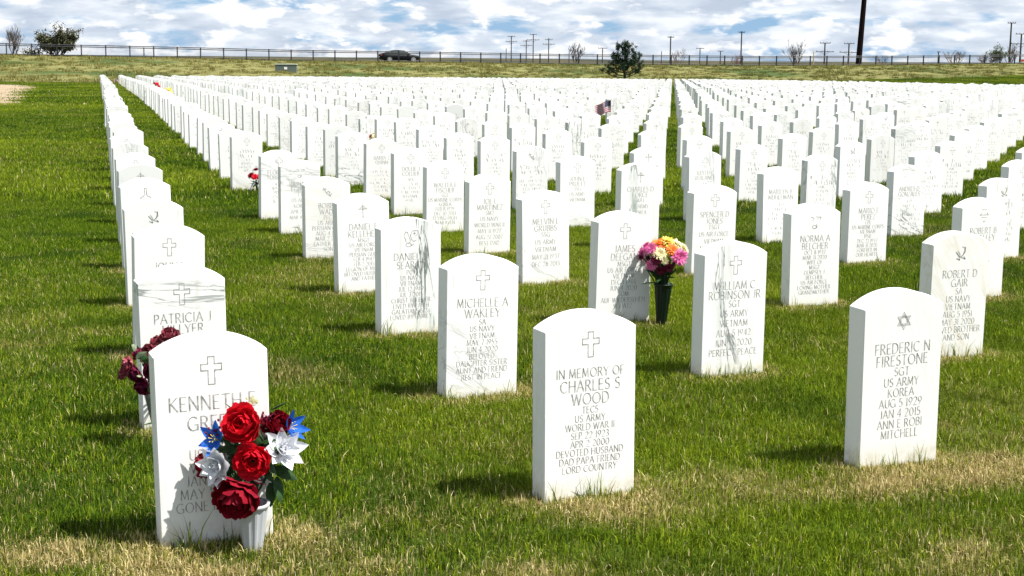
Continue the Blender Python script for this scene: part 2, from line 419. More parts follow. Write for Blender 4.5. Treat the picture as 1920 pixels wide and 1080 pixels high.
def field(y0, y1, step, extra=1.0, xk=.37, x0pad=.5):
    pts = []
    y = y0
    while y < y1:
        w = xk*y+x0pad; n = int(2*w/step)+1
        xs_ = -w+(np.arange(n)+nrg.random(n))*step
        pts.append(np.column_stack([xs_, y+(nrg.random(n)-.5)*step*1.2])); y += step
    return np.concatenate(pts)
SX = np.array([s['x'] for s in stones]); SY_ = np.array([s['y'] for s in stones])
def lawn_field(name, y0, y1, step, protos, label):
    P = field(y0, y1, step)
    keep = (~in_poly(P[:, 0], P[:, 1], DIRT)) & (P[:, 1] < lawn_edge(P[:, 0])+(fbm(P[:, 0]*.5, P[:, 1]*.5)-.5)*4)
    P = P[keep]; d = dryness(P[:, 0], P[:, 1])
    sc = (1.0-.55*d)*(.8+.45*nrg.random(len(P)))*(.8+.4*fbm(P[:, 0]*2.3, P[:, 1]*2.3))
    return scatter(name, protos, P, terrain(P[:, 0], P[:, 1]), sc, d, label=label)
tn = [tuft('turf_tuft', turf_m, .20, 460, .0027, .014, .045, .85, 50+i) for i in range(7)]
lawn_field('grass', 3.2, 15, .12, tn, 'short mown green lawn with dry straw patches between the near headstones')
tm_ = [tuft('turf_tuft', turf_m, .48, 520, .008, .03, .075, .55, 80+i) for i in range(4)]
lawn_field('grass', 14.6, 42, .34, tm_, 'mown green lawn between the headstones in the middle distance')
tf = [tuft('turf_tuft', turf_m, 1.2, 620, .022, .035, .09, .5, 120+i) for i in range(3)]
lawn_field('grass', 41, 172, .9, tf, 'mown green lawn around and behind the farthest headstones')
# dead thatch lying where the turf has dried
th = [tuft('thatch_tuft', turf_m, .10, 150, .0030, .012, .034, 1.25, 400+i) for i in range(5)]
P = field(3.3, 9, .075); d = dryness(P[:, 0], P[:, 1]); kp = d > .20+.35*nrg.random(len(P)); P, d = P[kp], d[kp]
ring_p = []
for s in stones:
    if s['y'] > 11: break
    ca, sa = math.cos(s['rot']), math.sin(s['rot'])
    for k in range(26):
        u = nrg.uniform(-.22, .22); w = nrg.uniform(-.09, -.02) if k % 3 else nrg.uniform(.0, .12)
        if k % 3 == 0: u = .21 if k % 2 else -.21
        ring_p.append((s['x']+ca*u-sa*w, s['y']+sa*u+ca*w))
P = np.concatenate([P, np.array(ring_p)]); d = np.concatenate([d, np.full(len(ring_p), .45)])
scatter('thatch', th, P, terrain(P[:, 0], P[:, 1])+.004, .8+.5*nrg.random(len(P)), np.clip(d*1.0+.1, 0, .8), label='curled straw coloured thatch in the dry patches round the front stones')
# longer wisps that the mower missed against the foot of the stones
wp = [tuft('turf_wisp', turf_m, .05, 9, .0032, .06, .13, .55, 200+i) for i in range(4)]
WP = []
for s in stones:
    if s['y'] > 15: break
    R = random.Random(int(s['x']*1000))
    nw = {True: 9, False: 5}[s['y'] < 8]
    for k in range(nw):
        u = R.uniform(-.19, .19); w = R.choice([-.02, -.03, -.03, .12]) if R.random() < .8 else .05
        if w == .05: u = R.choice([-.185, .185])
        ca, sa = math.cos(s['rot']), math.sin(s['rot'])
        WP.append((s['x']+ca*u-sa*w, s['y']+sa*u+ca*w))
WP = np.array(WP)
scatter('grass_wisps', wp, WP, terrain(WP[:, 0], WP[:, 1]), .6+.55*nrg.random(len(WP)), np.full(len(WP), .1), label='long unmown grass wisps against the feet of the headstones')
# prairie
P = field(98, 200, 1.15, xk=.40)
P = P[(P[:, 1] > lawn_edge(P[:, 0])+(fbm(P[:, 0]*.5, P[:, 1]*.5)-.5)*4) & (P[:, 1] < fence_y(P[:, 0])+9)]
P = P[np.random.default_rng(3).random(len(P)) < .35+.65*fbm(P[:, 0]*.4, P[:, 1]*.4)]
dd = np.clip(.22+1.3*(fbm(P[:, 0]*.12, P[:, 1]*.16)-.42), 0, 1)
pt = [tuft('prairie_tuft', prairie_m, .7, 130, .03, .06, .24, .4, 300+i) for i in range(4)]
scatter('prairie_grass', pt, P, terrain(P[:, 0], P[:, 1])-.02, .5+1.0*nrg.random(len(P))**2, dd, label='rough tan and olive prairie grass on the rise below the fence')

# ------------------------------------------------------------------ headstones
W, H, RISE, T = .33, .553, .053, .092
marble = mat('white_marble', (.8, .8, .78), .5, spec=.35); nt = NT(marble)
tcn = nt.new('ShaderNodeTexCoord').outputs['Object']; oi = nt.new('ShaderNodeObjectInfo')
off = nt.new('ShaderNodeVectorMath', operation='SCALE'); cmb = nt.new('ShaderNodeCombineXYZ')
nt.l.new(oi.outputs['Random'], cmb.inputs[0]); nt.l.new(oi.outputs['Random'], cmb.inputs[1]); nt.l.new(cmb.outputs[0], off.inputs[0]); off.inputs['Scale'].default_value = 97
rotn = nt.new('ShaderNodeVectorRotate', rotation_type='Y_AXIS'); nt.l.new(tcn, rotn.inputs['Vector'])
nt.l.new(nt.attr('vein_tilt', 'OBJECT').outputs['Fac'], rotn.inputs['Angle'])
mpn = nt.new('ShaderNodeMapping'); mpn.inputs['Scale'].default_value = (1, .6, .16)
nt.l.new(rotn.outputs[0], mpn.inputs[0])
addn = nt.new('ShaderNodeVectorMath', operation='ADD'); nt.l.new(mpn.outputs[0], addn.inputs[0]); nt.l.new(off.outputs[0], addn.inputs[1])
amt = nt.attr('vein_amount', 'OBJECT').outputs['Fac']
vn = nt.noise(addn.outputs[0], 13, 7, .58, .8)
rid = nt.math('ABSOLUTE', nt.math('SUBTRACT', vn, .5))
line = nt.remap(rid, .0, .030, 1, 0)
rx = nt.new('ShaderNodeSeparateXYZ'); nt.l.new(rotn.outputs[0], rx.inputs[0])
band = nt.math('ABSOLUTE', nt.math('SUBTRACT', rx.outputs[0], nt.attr('vein_place', 'OBJECT').outputs['Fac']))
bn = nt.new('ShaderNodeMapRange'); nt.l.new(nt.math('DIVIDE', band, nt.attr('vein_spread', 'OBJECT').outputs['Fac']), bn.inputs[0]); bn.inputs[1].default_value = .45; bn.inputs[2].default_value = 1; bn.inputs[3].default_value = 1; bn.inputs[4].default_value = 0
msk = nt.math('MULTIPLY', nt.math('MAXIMUM', nt.remap(nt.noise(addn.outputs[0], 5, 3, .5), .38, .62), nt.math('LESS_THAN', nt.attr('vein_spread', 'OBJECT').outputs['Fac'], .15)), bn.outputs[0])
cloud = nt.remap(nt.noise(addn.outputs[0], 15, 7, .7, .6), .42, .72)
fv = nt.math('MULTIPLY', nt.math('MULTIPLY', line, msk), amt, True)
fc = nt.math('MULTIPLY', nt.math('MULTIPLY', cloud, msk), nt.math('MULTIPLY', amt, .55), True)
colr = nt.mix(fc, (.80, .80, .785), (.40, .45, .43))
colr = nt.mix(nt.math('MULTIPLY', nt.attr('tan_amount', 'OBJECT').outputs['Fac'], nt.math('MULTIPLY', cloud, .8), True), colr, (.55, .45, .30))
colr = nt.mix(fv, colr, (.13, .16, .15))
sz = nt.new('ShaderNodeSeparateXYZ'); nt.l.new(tcn, sz.inputs[0])
gr = nt.math('MULTIPLY', nt.remap(sz.outputs[2], .0, .085, 1, 0), nt.remap(nt.noise(tcn, 22, 5, .7), .3, .7))
colr = nt.mix(nt.math('MULTIPLY', gr, .7), colr, (.55, .49, .33))
spk = nt.remap(nt.noise(addn.outputs[0], 70, 4, .7), .60, .78)
colr = nt.mix(nt.math('MULTIPLY', spk, .32), colr, (.5, .48, .42))
stk = nt.new('ShaderNodeMapping'); stk.inputs['Scale'].default_value = (55, 20, 2.2); nt.l.new(tcn, stk.inputs[0])
stk2 = nt.new('ShaderNodeVectorMath', operation='ADD'); nt.l.new(stk.outputs[0], stk2.inputs[0]); nt.l.new(off.outputs[0], stk2.inputs[1])
wash = nt.math('MULTIPLY', nt.remap(nt.noise(stk2.outputs[0], 1, 4, .6), .55, .75), nt.remap(nt.noise(addn.outputs[0], 9, 3), .45, .65))
colr = nt.mix(nt.math('MULTIPLY', wash, .5), colr, (.50, .49, .43))
tone = nt.math('ADD', nt.attr('tone', 'OBJECT').outputs['Fac'], nt.attr('stone_tone').outputs['Fac'])
colr = nt.mix(nt.math('MULTIPLY', tone, 1.0, True), colr, (.42, .44, .42))
nt.base(colr); nt.bump(nt.noise(tcn, 160, 4, .7), .12, .004)

def stone_mesh(name, seg, ch, z0):
    def prof(ins):
        P = [(-W/2+ins, z0), ]
        R_ = (W*W/4+RISE*RISE)/(2*RISE); a0 = math.asin(W/2/R_)
        for i in range(seg+1):
            a = -a0+2*a0*i/seg
            P.append(((R_-ins)*math.sin(a)*((W/2-ins)/((R_-ins)*math.sin(a0))), H+RISE-R_+(R_-ins)*math.cos(a)))
        P.append((W/2-ins, z0)); return P
    b = MB(); rings = [(0, ch), (ch, 0), (T-ch, 0), (T, ch)] if ch else [(0, 0), (T, 0)]
    n = seg+3; VV = []
    for y, ins in rings: VV += [(x, y, z) for x, z in prof(ins)]
    FF = [tuple(range(n)), tuple(range((len(rings)-1)*n, len(rings)*n))[::-1]]
    for i in range(len(rings)-1):
        for k in range(n): FF.append((i*n+(k+1) % n, i*n+k, (i+1)*n+k, (i+1)*n+(k+1) % n))
    b.add(VV, FF); return b
stone_me = stone_mesh('headstone', 18, .0036, -.12).mesh('headstone', [marble])

# engraved strokes -----------------------------------------------------
def arc(cx, cy, rx, ry, a, b, n=7): return [(cx+rx*math.cos(math.radians(a+(b-a)*i/n)), cy+ry*math.sin(math.radians(a+(b-a)*i/n))) for i in range(n+1)]
GL = {
'A': (.66, [[(0, 0), (.33, 1)], [(.33, 1), (.66, 0)], [(.12, .35), (.54, .35)]]),
'B': (.52, [[(.04, 0), (.04, 1)], [(.04, 1), (.25, 1)]+arc(.25, .77, .2, .23, 90, -90, 5)+[(.04, .54)], [(.04, .54), (.26, .54)]+arc(.26, .27, .24, .27, 90, -90, 5)+[(.04, 0)]]),
'C': (.66, [arc(.38, .5, .38, .5, 48, 312, 10)]),
'D': (.66, [[(.04, 0), (.04, 1)], [(.04, 1), (.24, 1)]+arc(.24, .5, .4, .5, 90, -90, 8)+[(.04, 0)]]),
'E': (.46, [[(.04, 0), (.04, 1)], [(.04, 1), (.44, 1)], [(.04, .52), (.38, .52)], [(.04, 0), (.46, 0)]]),
'F': (.44, [[(.04, 0), (.04, 1)], [(.04, 1), (.44, 1)], [(.04, .52), (.37, .52)]]),
'G': (.72, [arc(.38, .5, .38, .5, 48, 325, 10), [(.68, .05), (.68, .42)], [(.46, .42), (.72, .42)]]),
'H': (.64, [[(.04, 0), (.04, 1)], [(.60, 0), (.60, 1)], [(.04, .52), (.60, .52)]]),
'I': (.14, [[(.07, 0), (.07, 1)]]),
'J': (.34, [[(.28, 1), (.28, .2)]+arc(.1, .2, .18, .2, 0, -90, 3)]),
'K': (.58, [[(.04, 0), (.04, 1)], [(.54, 1), (.06, .5)], [(.14, .58), (.58, 0)]]),
'L': (.44, [[(.04, 0), (.04, 1)], [(.04, 0), (.44, 0)]]),
'M': (.82, [[(.06, 0), (.12, 1)], [(.12, 1), (.41, .1)], [(.41, .1), (.70, 1)], [(.70, 1), (.76, 0)]]),
'N': (.68, [[(.05, 0), (.05, 1)], [(.05, 1), (.63, 0)], [(.63, 0), (.63, 1)]]),
'O': (.80, [arc(.40, .5, .38, .5, 0, 360, 16)]),
'P': (.50, [[(.04, 0), (.04, 1)], [(.04, 1), (.24, 1)]+arc(.24, .74, .23, .26, 90, -90, 6)+[(.04, .48)]]),
'Q': (.80, [arc(.40, .5, .38, .5, 0, 360, 16), [(.45, .2), (.8, -.15)]]),
'R': (.56, [[(.04, 0), (.04, 1)], [(.04, 1), (.24, 1)]+arc(.24, .76, .22, .24, 90, -90, 6)+[(.04, .52)], [(.24, .52), (.56, 0)]]),
'S': (.48, [arc(.25, .76, .20, .24, 40, 250, 7)+arc(.23, .26, .22, .26, 75, -145, 7)]),
'T': (.56, [[(.28, 0), (.28, 1)], [(0, 1), (.56, 1)]]),
'U': (.64, [[(.05, 1), (.05, .32)]+arc(.32, .32, .27, .32, 180, 360, 8)+[(.59, 1)]]),
'V': (.64, [[(0, 1), (.32, 0)], [(.32, 0), (.64, 1)]]),
'W': (.94, [[(0, 1), (.24, 0)], [(.24, 0), (.47, .95)], [(.47, .95), (.70, 0)], [(.70, 0), (.94, 1)]]),
'X': (.6, [[(0, 1), (.6, 0)], [(0, 0), (.6, 1)]]),
'Y': (.58, [[(0, 1), (.29, .48)], [(.58, 1), (.29, .48)], [(.29, .48), (.29, 0)]]),
'Z': (.56, [[(0, 1), (.56, 1)], [(.56, 1), (0, 0)], [(0, 0), (.56, 0)]]),
'0': (.58, [arc(.29, .5, .26, .5, 0, 360, 12)]), '1': (.2, [[(.12, 0), (.12, 1)]]),
'2': (.5, [arc(.24, .74, .22, .26, 160, -30, 6)+[(.02, 0)], [(.02, 0), (.5, 0)]]),
'3': (.46, [arc(.2, .76, .2, .24, 130, -90, 6), arc(.2, .27, .24, .27, 90, -130, 6)]),
'4': (.54, [[(.40, 0), (.40, 1)], [(.40, 1), (0, .3)], [(0, .3), (.54, .3)]]),
'5': (.46, [[(.42, 1), (.1, 1)], [(.1, 1), (.07, .58)], arc(.18, .30, .26, .30, 110, -130, 7)]),
'6': (.52, [[(.40, 1), (.08, .45)], arc(.27, .30, .24, .30, 0, 360, 10)]),
'7': (.48, [[(0, 1), (.48, 1)], [(.48, 1), (.12, 0)]]),
'8': (.5, [arc(.25, .76, .2, .24, 0, 360, 9), arc(.25, .27, .24, .27, 0, 360, 9)]),
'9': (.52, [arc(.26, .70, .24, .30, 0, 360, 10), [(.46, .55), (.14, 0)]]),
}
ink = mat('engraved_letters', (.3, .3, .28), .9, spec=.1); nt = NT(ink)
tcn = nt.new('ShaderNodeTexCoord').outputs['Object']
washout = nt.remap(nt.noise(tcn, 55, 4, .6), .38, .62)  # pale breaks paint overexposure into the letter colour
nt.base(nt.mix(washout, (.21, .21, .20), (.50, .50, .48)))
ink2 = mat('washed_out_letters', (.5, .5, .48), .9, spec=.1); nt = NT(ink2)
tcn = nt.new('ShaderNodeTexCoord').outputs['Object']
washout = nt.remap(nt.noise(tcn, 45, 4, .6), .42, .68)  # small letters paler still, overexposure put into their colour
nt.base(nt.mix(washout, (.22, .22, .21), (.56, .56, .54)))
YF = -.0006
def stroke(mb, pts, ox, oz, h, thick=.11, thin=.042):
    for a, b in zip(pts[:-1], pts[1:]):
        x0, z0 = ox+a[0]*h, oz+a[1]*h; x1, z1 = ox+b[0]*h, oz+b[1]*h
        dx, dz = x1-x0, z1-z0; L = math.hypot(dx, dz)
        if L < 1e-7: continue
        ux, uz = dx/L, dz/L
        k = abs(uz) if ux*uz <= 0 or abs(ux) < .35 else abs(uz)*.35          # broad verticals and downstrokes, fine others
        w = h*(thin+(thick-thin)*k)/2
        e = w*.5
        x0 -= ux*e; z0 -= uz*e; x1 += ux*e; z1 += uz*e
        nx_, nz_ = -uz*w, ux*w
        mb.add([(x0-nx_, YF, z0-nz_), (x1-nx_, YF, z1-nz_), (x1+nx_, YF, z1+nz_), (x0+nx_, YF, z0+nz_)], [(0, 1, 2, 3)])
def text_width(s, h, sp_=.17): return sum((GL[c][0]+sp_ if c in GL else .38) for c in s)*h-sp_*h
def put_text(mb, s, z, h, maxw=.292):
    w = text_width(s, h); kx = min(1, maxw/max(w, 1e-6)); x = -w*kx/2
    for c in s:
        if c in GL:
            for st in GL[c][1]: stroke(mb, [(p[0]*kx, p[1]) for p in st], x, z, h)
            x += (GL[c][0]+.17)*h*kx
        else: x += .38*h*kx
def emblem(mb, kind, z):
    S = lambda pts, w=.0026: stroke(mb, [(p[0], p[1]) for p in pts], 0, z, 1, w, w)
    if kind == 'cross':
        a, b, t, bt, g = .0095, .030, .041, -.041, .010
        S([(-a, bt), (a, bt), (a, g-a*1.0), (b, g-a), (b, g+a), (a, g+a), (a, t), (-a, t), (-a, g+a), (-b, g+a), (-b, g-a), (-a, g-a), (-a, bt)])
    elif kind == 'star':
        for s_ in (1, -1):
            P_ = [(.031*math.cos(math.radians(90*s_+120*i)), .031*math.sin(math.radians(90*s_+120*i))) for i in range(4)]; S(P_, .0022)
            P_ = [(.022*math.cos(math.radians(90*s_+120*i)), .022*math.sin(math.radians(90*s_+120*i))) for i in range(4)]; S(P_, .0015)
    elif kind == 'hammer':
        S([(-.007, .04), (.007, .04), (.007, .0), (.012, -.012), (.034, -.022), (.028, -.036), (.0, -.044), (-.028, -.036), (-.034, -.022), (-.012, -.012), (-.007, 0), (-.007, .04)], .0045)
    elif kind == 'dove':
        for P_ in ([(-.030, .010), (-.012, -.010), (-.008, -.028), (-.026, -.020)], [(.004, .036), (.020, .030), (.022, .010), (.008, -.006), (-.002, -.012)], [(.022, .034), (.014, .004)],
                   [(-.012, -.010), (.004, -.016), (.024, -.024), (.016, -.012)], [(-.020, .016), (-.012, .006), (-.006, -.004)]): S(P_, .0055)
    elif kind == 'praying':
        for P_ in ([(-.036, .014), (-.028, .034), (-.018, .030), (-.004, -.004), (-.002, -.018), (-.014, -.026)], [(-.034, .008), (-.024, -.020)], [(-.002, .016), (.010, .038), (.040, .038), (.038, .020), (.026, .010)],
                   [(-.002, .016), (.004, -.006), (.018, -.018), (.030, -.010)], arc(-.012, -.034, .015, .010, 0, 360, 10), [(.014, .024), (.026, .024)], [(.020, .018), (.020, .032)], [(.004, -.038), (.018, -.030)]): S(P_, .003)
    elif kind == 'anchored_cross':
        for P_ in ([(0, -.04), (0, .04)], [(-.028, .012), (.028, .012)], [(0, .032), (-.022, .012)], [(0, .032), (.022, .012)]): S(P_, .0042)
    elif kind == 'budded':
        for P_ in ([(0, -.036), (0, .03)], [(-.022, .01), (.022, .01)], arc(0, .034, .005, .005, 0, 360, 6), arc(-.026, .01, .005, .005, 0, 360, 6), arc(.026, .01, .005, .005, 0, 360, 6)): S(P_, .0042)
    elif kind == 'scroll':
        for P_ in ([(-.03, .03), (-.012, .022), (-.02, .006)], [(.002, .03), (.034, .028), (.028, .014)], arc(-.008, -.028, .013, .010, 0, 360, 9), [(.004, -.012), (.010, -.022), (.006, -.034)], [(.012, .018), (.018, .018)]): S(P_, .0034)
    elif kind == 'dragon':
        for P_ in ([(-.03, .03), (-.016, .008), (-.004, -.012), (.02, -.024), (.032, -.01)], [(-.034, .016), (-.014, .018)], arc(.006, -.006, .012, .010, 0, 360, 8), [(-.02, .026), (-.008, .020)], [(.01, -.022), (.022, -.030)]): S(P_, .0045)
    elif kind == 'presbyterian':
        for P_ in ([(-.016, .036), (.016, .036)], [(-.026, .010), (-.02, .016), (-.028, .002)], [(.026, .010), (.02, .016), (.028, .002)], [(-.02, -.012), (.02, -.012)], [(-.008, -.03), (0, -.04), (.01, -.03)], [(-.034, .004), (.034, .004)]): S(P_, .003)
EMB_TXT = dict(cross='a small outlined cross', star='a six-pointed star', hammer='a hammer emblem', dove='a flying dove emblem', praying='a praying hands emblem',
               anchored_cross='a slanted-arm cross', budded='a small budded cross', scroll='a faint scroll', dragon='a scribbled emblem', presbyterian='a cross and bars')
def insc_lines(lines):
    """lay the lines out down the face: (text, height, top z) for each"""
    names = [t for t, h in lines if h > .035 or t == 'IN MEMORY OF']; small = [t for t, h in lines if not (h > .035 or t == 'IN MEMORY OF')]
    few = len(small) <= 6; h1 = .041 if len(small) <= 6 and names[:1] == ['KENNETH E'] else .036; p1 = .060 if names[:1] == ['KENNETH E'] else .044; z = .430 if few else .426; out = []
    for t in names: out.append((t, h1 if t != 'IN MEMORY OF' else .029, z)); z -= p1 if t != 'IN MEMORY OF' else .039
    n = max(len(small), 1); p2 = min(.047, (z-.075)/n); h2 = min(.029, p2*.78)
    for t in small: out.append((t, h2, z)); z -= p2
    return out, z
N1, N2 = .0395, .0255
def L(names, rest): return [(n, N1) for n in names]+[(r, N2) for r in rest]
TXT = {
(0,0): ('cross', L(['KENNETH E', 'GREEN'], ['A1C', 'US ARMY', 'VIETNAM', 'JAN 9 1946', 'MAY 10 2020', 'GONE FISHING'])),
(0,1): ('cross', L(['PATRICIA J', 'HILLYER'], ['MAY 27 1953', 'JUN 14 2020'])),
(0,2): ('cross', L(['JOHN L'], [])), (0,3): ('dove', []), (0,4): ('hammer', []),
(1,0): ('cross', [('IN MEMORY OF', .032)]+L(['CHARLES S', 'WOOD'], ['TEC5', 'US ARMY', 'WORLD WAR II', 'SEP 22 1923', 'APR 2 2000', 'DEVOTED HUSBAND', 'DAD PAPA FRIEND', 'LORD COUNTRY'])),
(1,1): ('cross', L(['MICHELLE A', 'WAKLEY'], ['SA', 'US NAVY', 'VIETNAM', 'MAY 7 1955', 'JUN 4 2020', 'BELOVED', 'DAUGHTER SISTER', 'AUNT AND FRIEND', 'REST IN PEACE'])),
(1,2): ('praying', L(['DANIEL H', 'SEARCY'], ['PC3', 'US NAVY', 'VIETNAM', 'JUL 12 1949', 'JUL 3 2015', 'CHRIST BELIEVER', 'LIVED BY FAITH', 'GALATIANS 5 26', 'LOVED BY FAMILY'])),
(1,3): ('anchored_cross', L(['DANIEL F', 'KELLEHER'], ['MSGT', 'US AIR FORCE', 'VIETNAM', 'PERSIAN GULF', 'FEB 4 1947', 'FEB 2 2015', 'LEGION OF MERIT', 'BELOVED HUSBAND', 'AND FATHER'])),
(1,4): ('dragon', L(['BOBBY', 'WADE'], ['PFC', 'US ARMY', 'PERSIAN GULF', 'AUG 4 1951', 'MAR 2 2015', 'FATHER AND', 'SON'])),
(1,5): ('scroll', L(['RICHARD', 'EGENER'], ['LT', 'US ARMY', 'KOREA', 'APR 7 1931', 'MAR 9 2015'])),
(1,6): ('cross', L(['FLORENCE', 'TORRANCE'], [])),
(2,0): ('star', L(['FREDERIC N', 'FIRESTONE'], ['SGT', 'US ARMY', 'KOREA', 'AUG 5 1929', 'JAN 4 2015', 'ANN E ROBI', 'MITCHELL'])),
(2,1): ('cross', L(['WILLIAM C', 'ROBINSON JR'], ['SGT', 'US ARMY', 'VIETNAM', 'AUG 5 1942', 'JUN 16 2020', 'PERFECT PEACE'])),
(2,2): ('cross', L(['JAMES', 'DEEGAN'], ['MSGT', 'US AIR FORCE', 'VIETNAM', 'DEC 1 1944', 'JUN 4 2020', 'TOM', 'AUF WIEDERSEHEN', 'SCHATZ'])),
(2,3): ('cross', L(['MELVIN L', 'GRUBBS'], ['SSG', 'US ARMY', 'VIETNAM', 'MAY 21 1937', 'DEC 28 2013'])),
(2,4): ('cross', L(['JOE L', 'MARTINEZ'], ['SM2', 'US NAVY', 'WORLD WAR II', 'MAY 11 1927', 'AUG 27 2007', 'BEST DAD'])),
(2,5): ('cross', L(['WALTER E', 'FISCHER'], ['SGT', 'US MARINE CORPS', 'KOREA', 'FEB 8 1929', 'DEC 10 2013', 'FLYING HIGH', 'IN HEAVEN'])),
(2,6): ('cross', L(['DOLLIE J', 'COLLIER'], [])), (2,7): ('cross', L(['BARRY L', 'QUINN'], [])),
(3,1): ('dove', L(['ROBERT D', 'GAIR'], ['SA', 'US NAVY', 'VIETNAM', 'AUG 5 1951', 'MAY 31 2020', 'LOVED BROTHER', 'AND SON'])),
(3,2): ('scroll', L(['NORMA A', 'BELCHER'], ['OCT 8 1937', 'MAR 31 2020', 'WIFE OF', 'MSGT', 'DEMPSEY J', 'BELCHER', 'US AIR FORCE', 'LOVING MOTHER', 'GRANDMOTHER'])),
(3,3): ('cross', L(['SPENCER D', 'JONES'], ['TSGT', 'US AIR FORCE', 'VIETNAM', 'MAY 30 1950'])),
(3,4): ('anchored_cross', L(['CHARLES D', 'FORCE'], ['MAJ', 'US ARMY', 'KOREA'])),
(3,5): ('cross', L(['JOHN F', 'PRUETT'], ['SSG', 'US ARMY', 'VIETNAM'])),
(4,2): ('presbyterian', L(['ROBERT B', 'SMALLEY'], ['LT', 'NAVY', 'KOREA'])),
(4,3): ('cross', L(['MARIO E', 'PEREZ'], ['CPL', 'US MARINE CORPS', 'VIETNAM', '1950', 'DEC 23 1947', 'MAR 11 2020', 'FOREVER IN', 'OUR HEARTS'])),
(4,4): ('none', L(['MARILYN R', 'MUHLEMAN'], [])), (4,5): ('cross', L(['JUDITH C', 'VERLANCE'], [])),
(4,6): ('budded', L(['WILLIAM D', 'PENFER'], [])),
(5,3): ('dove', L(['STANLEY'], [])), (5,4): ('none', L(['ANDRES D', 'GONZALES'], [])),
}
VEIN = {(1,2): (1.4, .03, 0), (1,1): (.42, 1.0, 0), (2,1): (.9, .10, 0), (0,1): (.75, 1.45, 0), (3,1): (.15, .6, .7), (3,2): (.14, .9, 0), (3,4): (2.2, .03, 0), (1,5): (.5, 1.45, 0), (1,6): (.45, 1.35, 0), (5,4): (.9, 1.1, 0),
        (2,0): (.10, .2, 0), (1,0): (.08, .3, .1), (0,0): (.03, 0, 0), (4,5): (.5, .1, 0), (0,2): (.0, 0, 0)}
BAND = {(3,4): (-.045, .04), (2,1): (-.02, .07), (1,2): (.075, .07), (0,1): (.50, .06), (1,5): (.44, .14), (1,6): (.42, .12)}
def ticks(seed):
    R = random.Random(seed); mb = MB(); z = .420
    lines = [(N1, R.randint(6, 9)), (N1, R.randint(5, 9)), (N2, R.randint(3, 5))]+[(N2, R.randint(6, 14)) for _ in range(R.randint(3, 7))]
    for h, n_ in lines:
        z -= h; w = n_*h*.72; w = min(w, .28)
        for i in range(n_):
            if R.random() < .25: continue
            x = -w/2+w*(i+.5)/n_
            for k in range(R.choice([1, 1, 2])):
                q = R.random()
                if q < .5: P_ = [(0, R.uniform(0, .3)), (0, R.uniform(.6, 1))]
                elif q < .75: P_ = [(-.2, 1), (.15, R.uniform(0, .4))]
                else: P_ = [(-.2, R.choice([0, .5, 1])), (.2, None)]; P_[1] = (.2, P_[0][1])
                ox_ = R.uniform(-.15, .15)
                stroke(mb, [(p[0]+ox_, p[1]) for p in P_], x, z, h, .14, .07)
        z -= .0125 if h < .03 else .0085
        if z < .07: break
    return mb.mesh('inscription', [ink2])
tick_me = [ticks(i) for i in range(14)]
emb_me = {}
def get_emb(k):
    if k not in emb_me:
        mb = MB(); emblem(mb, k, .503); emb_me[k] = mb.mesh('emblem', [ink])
    return emb_me[k]
ORD = ['first', 'second', 'third', 'fourth', 'fifth', 'sixth', 'seventh', 'eighth', 'ninth', 'tenth', 'eleventh', 'twelfth', 'thirteenth', 'fourteenth', 'fifteenth', 'sixteenth', 'seventeenth', 'eighteenth', 'nineteenth', 'twentieth']
def ordw(n):
    if n <= 20: return ORD[n-1]
    return ['twenty', 'thirty', 'forty', 'fifty', 'sixty', 'seventy'][n//10-2]+('-'+ORD[n % 10-1] if n % 10 else '-tieth')
SPECIAL = {
(0,0): 'white marble headstone at front left with a red white and blue bouquet shading it',
(0,1): 'white headstone with a dark horizontal vein through its cross, half behind the front left stone',
(0,3): 'white headstone showing a flying dove emblem in the leftmost line',
(0,4): 'white headstone showing a hammer emblem in the leftmost line',
(1,0): 'clean white marble headstone standing alone at front centre in dry grass',
(1,1): 'white headstone with faint greenish blotches and a cross, directly left of the front centre stone',
(1,2): 'headstone with dark vertical grey veins and a praying hands emblem, left of centre',
(1,3): 'white headstone with a slim dark cross with slanted arms, left of the grey-veined one',
(2,0): 'bright white headstone with a six-pointed star at front right',
(2,1): 'white headstone with grey speckled vein down its middle, right of the green flower vase',
(2,2): 'white headstone with a flower vase shadow slanting across its lower half',
(2,3): 'white headstone with a cross just behind the front centre column, left of the vase stone',
(3,1): 'cream headstone with tan diagonal veins and a dove emblem near the right edge',
(3,2): 'pale headstone with faint green veins and a scroll emblem behind the speckled one',
(3,4): 'white headstone with a black vertical streak beside its slim dark cross',
(4,2): 'white headstone behind the tan-veined one at the right edge',
(4,3): 'plain white headstone with a cross between the scroll stone and blotchy grey one',
(5,4): 'headstone with blotchy grey diagonal veining low on its face, right side',
}
GROUP = 'white marble headstones standing in straight lines on the lawn'
ranked = [s for s in stones if s['inframe']][:300]
rset = {(s['c'], s['r']) for s in ranked}
firstr = {}
for s in sorted(stones, key=lambda s: s['r']):
    if s['inframe']: firstr.setdefault(s['c'], []).append(s['r'])
proto = None
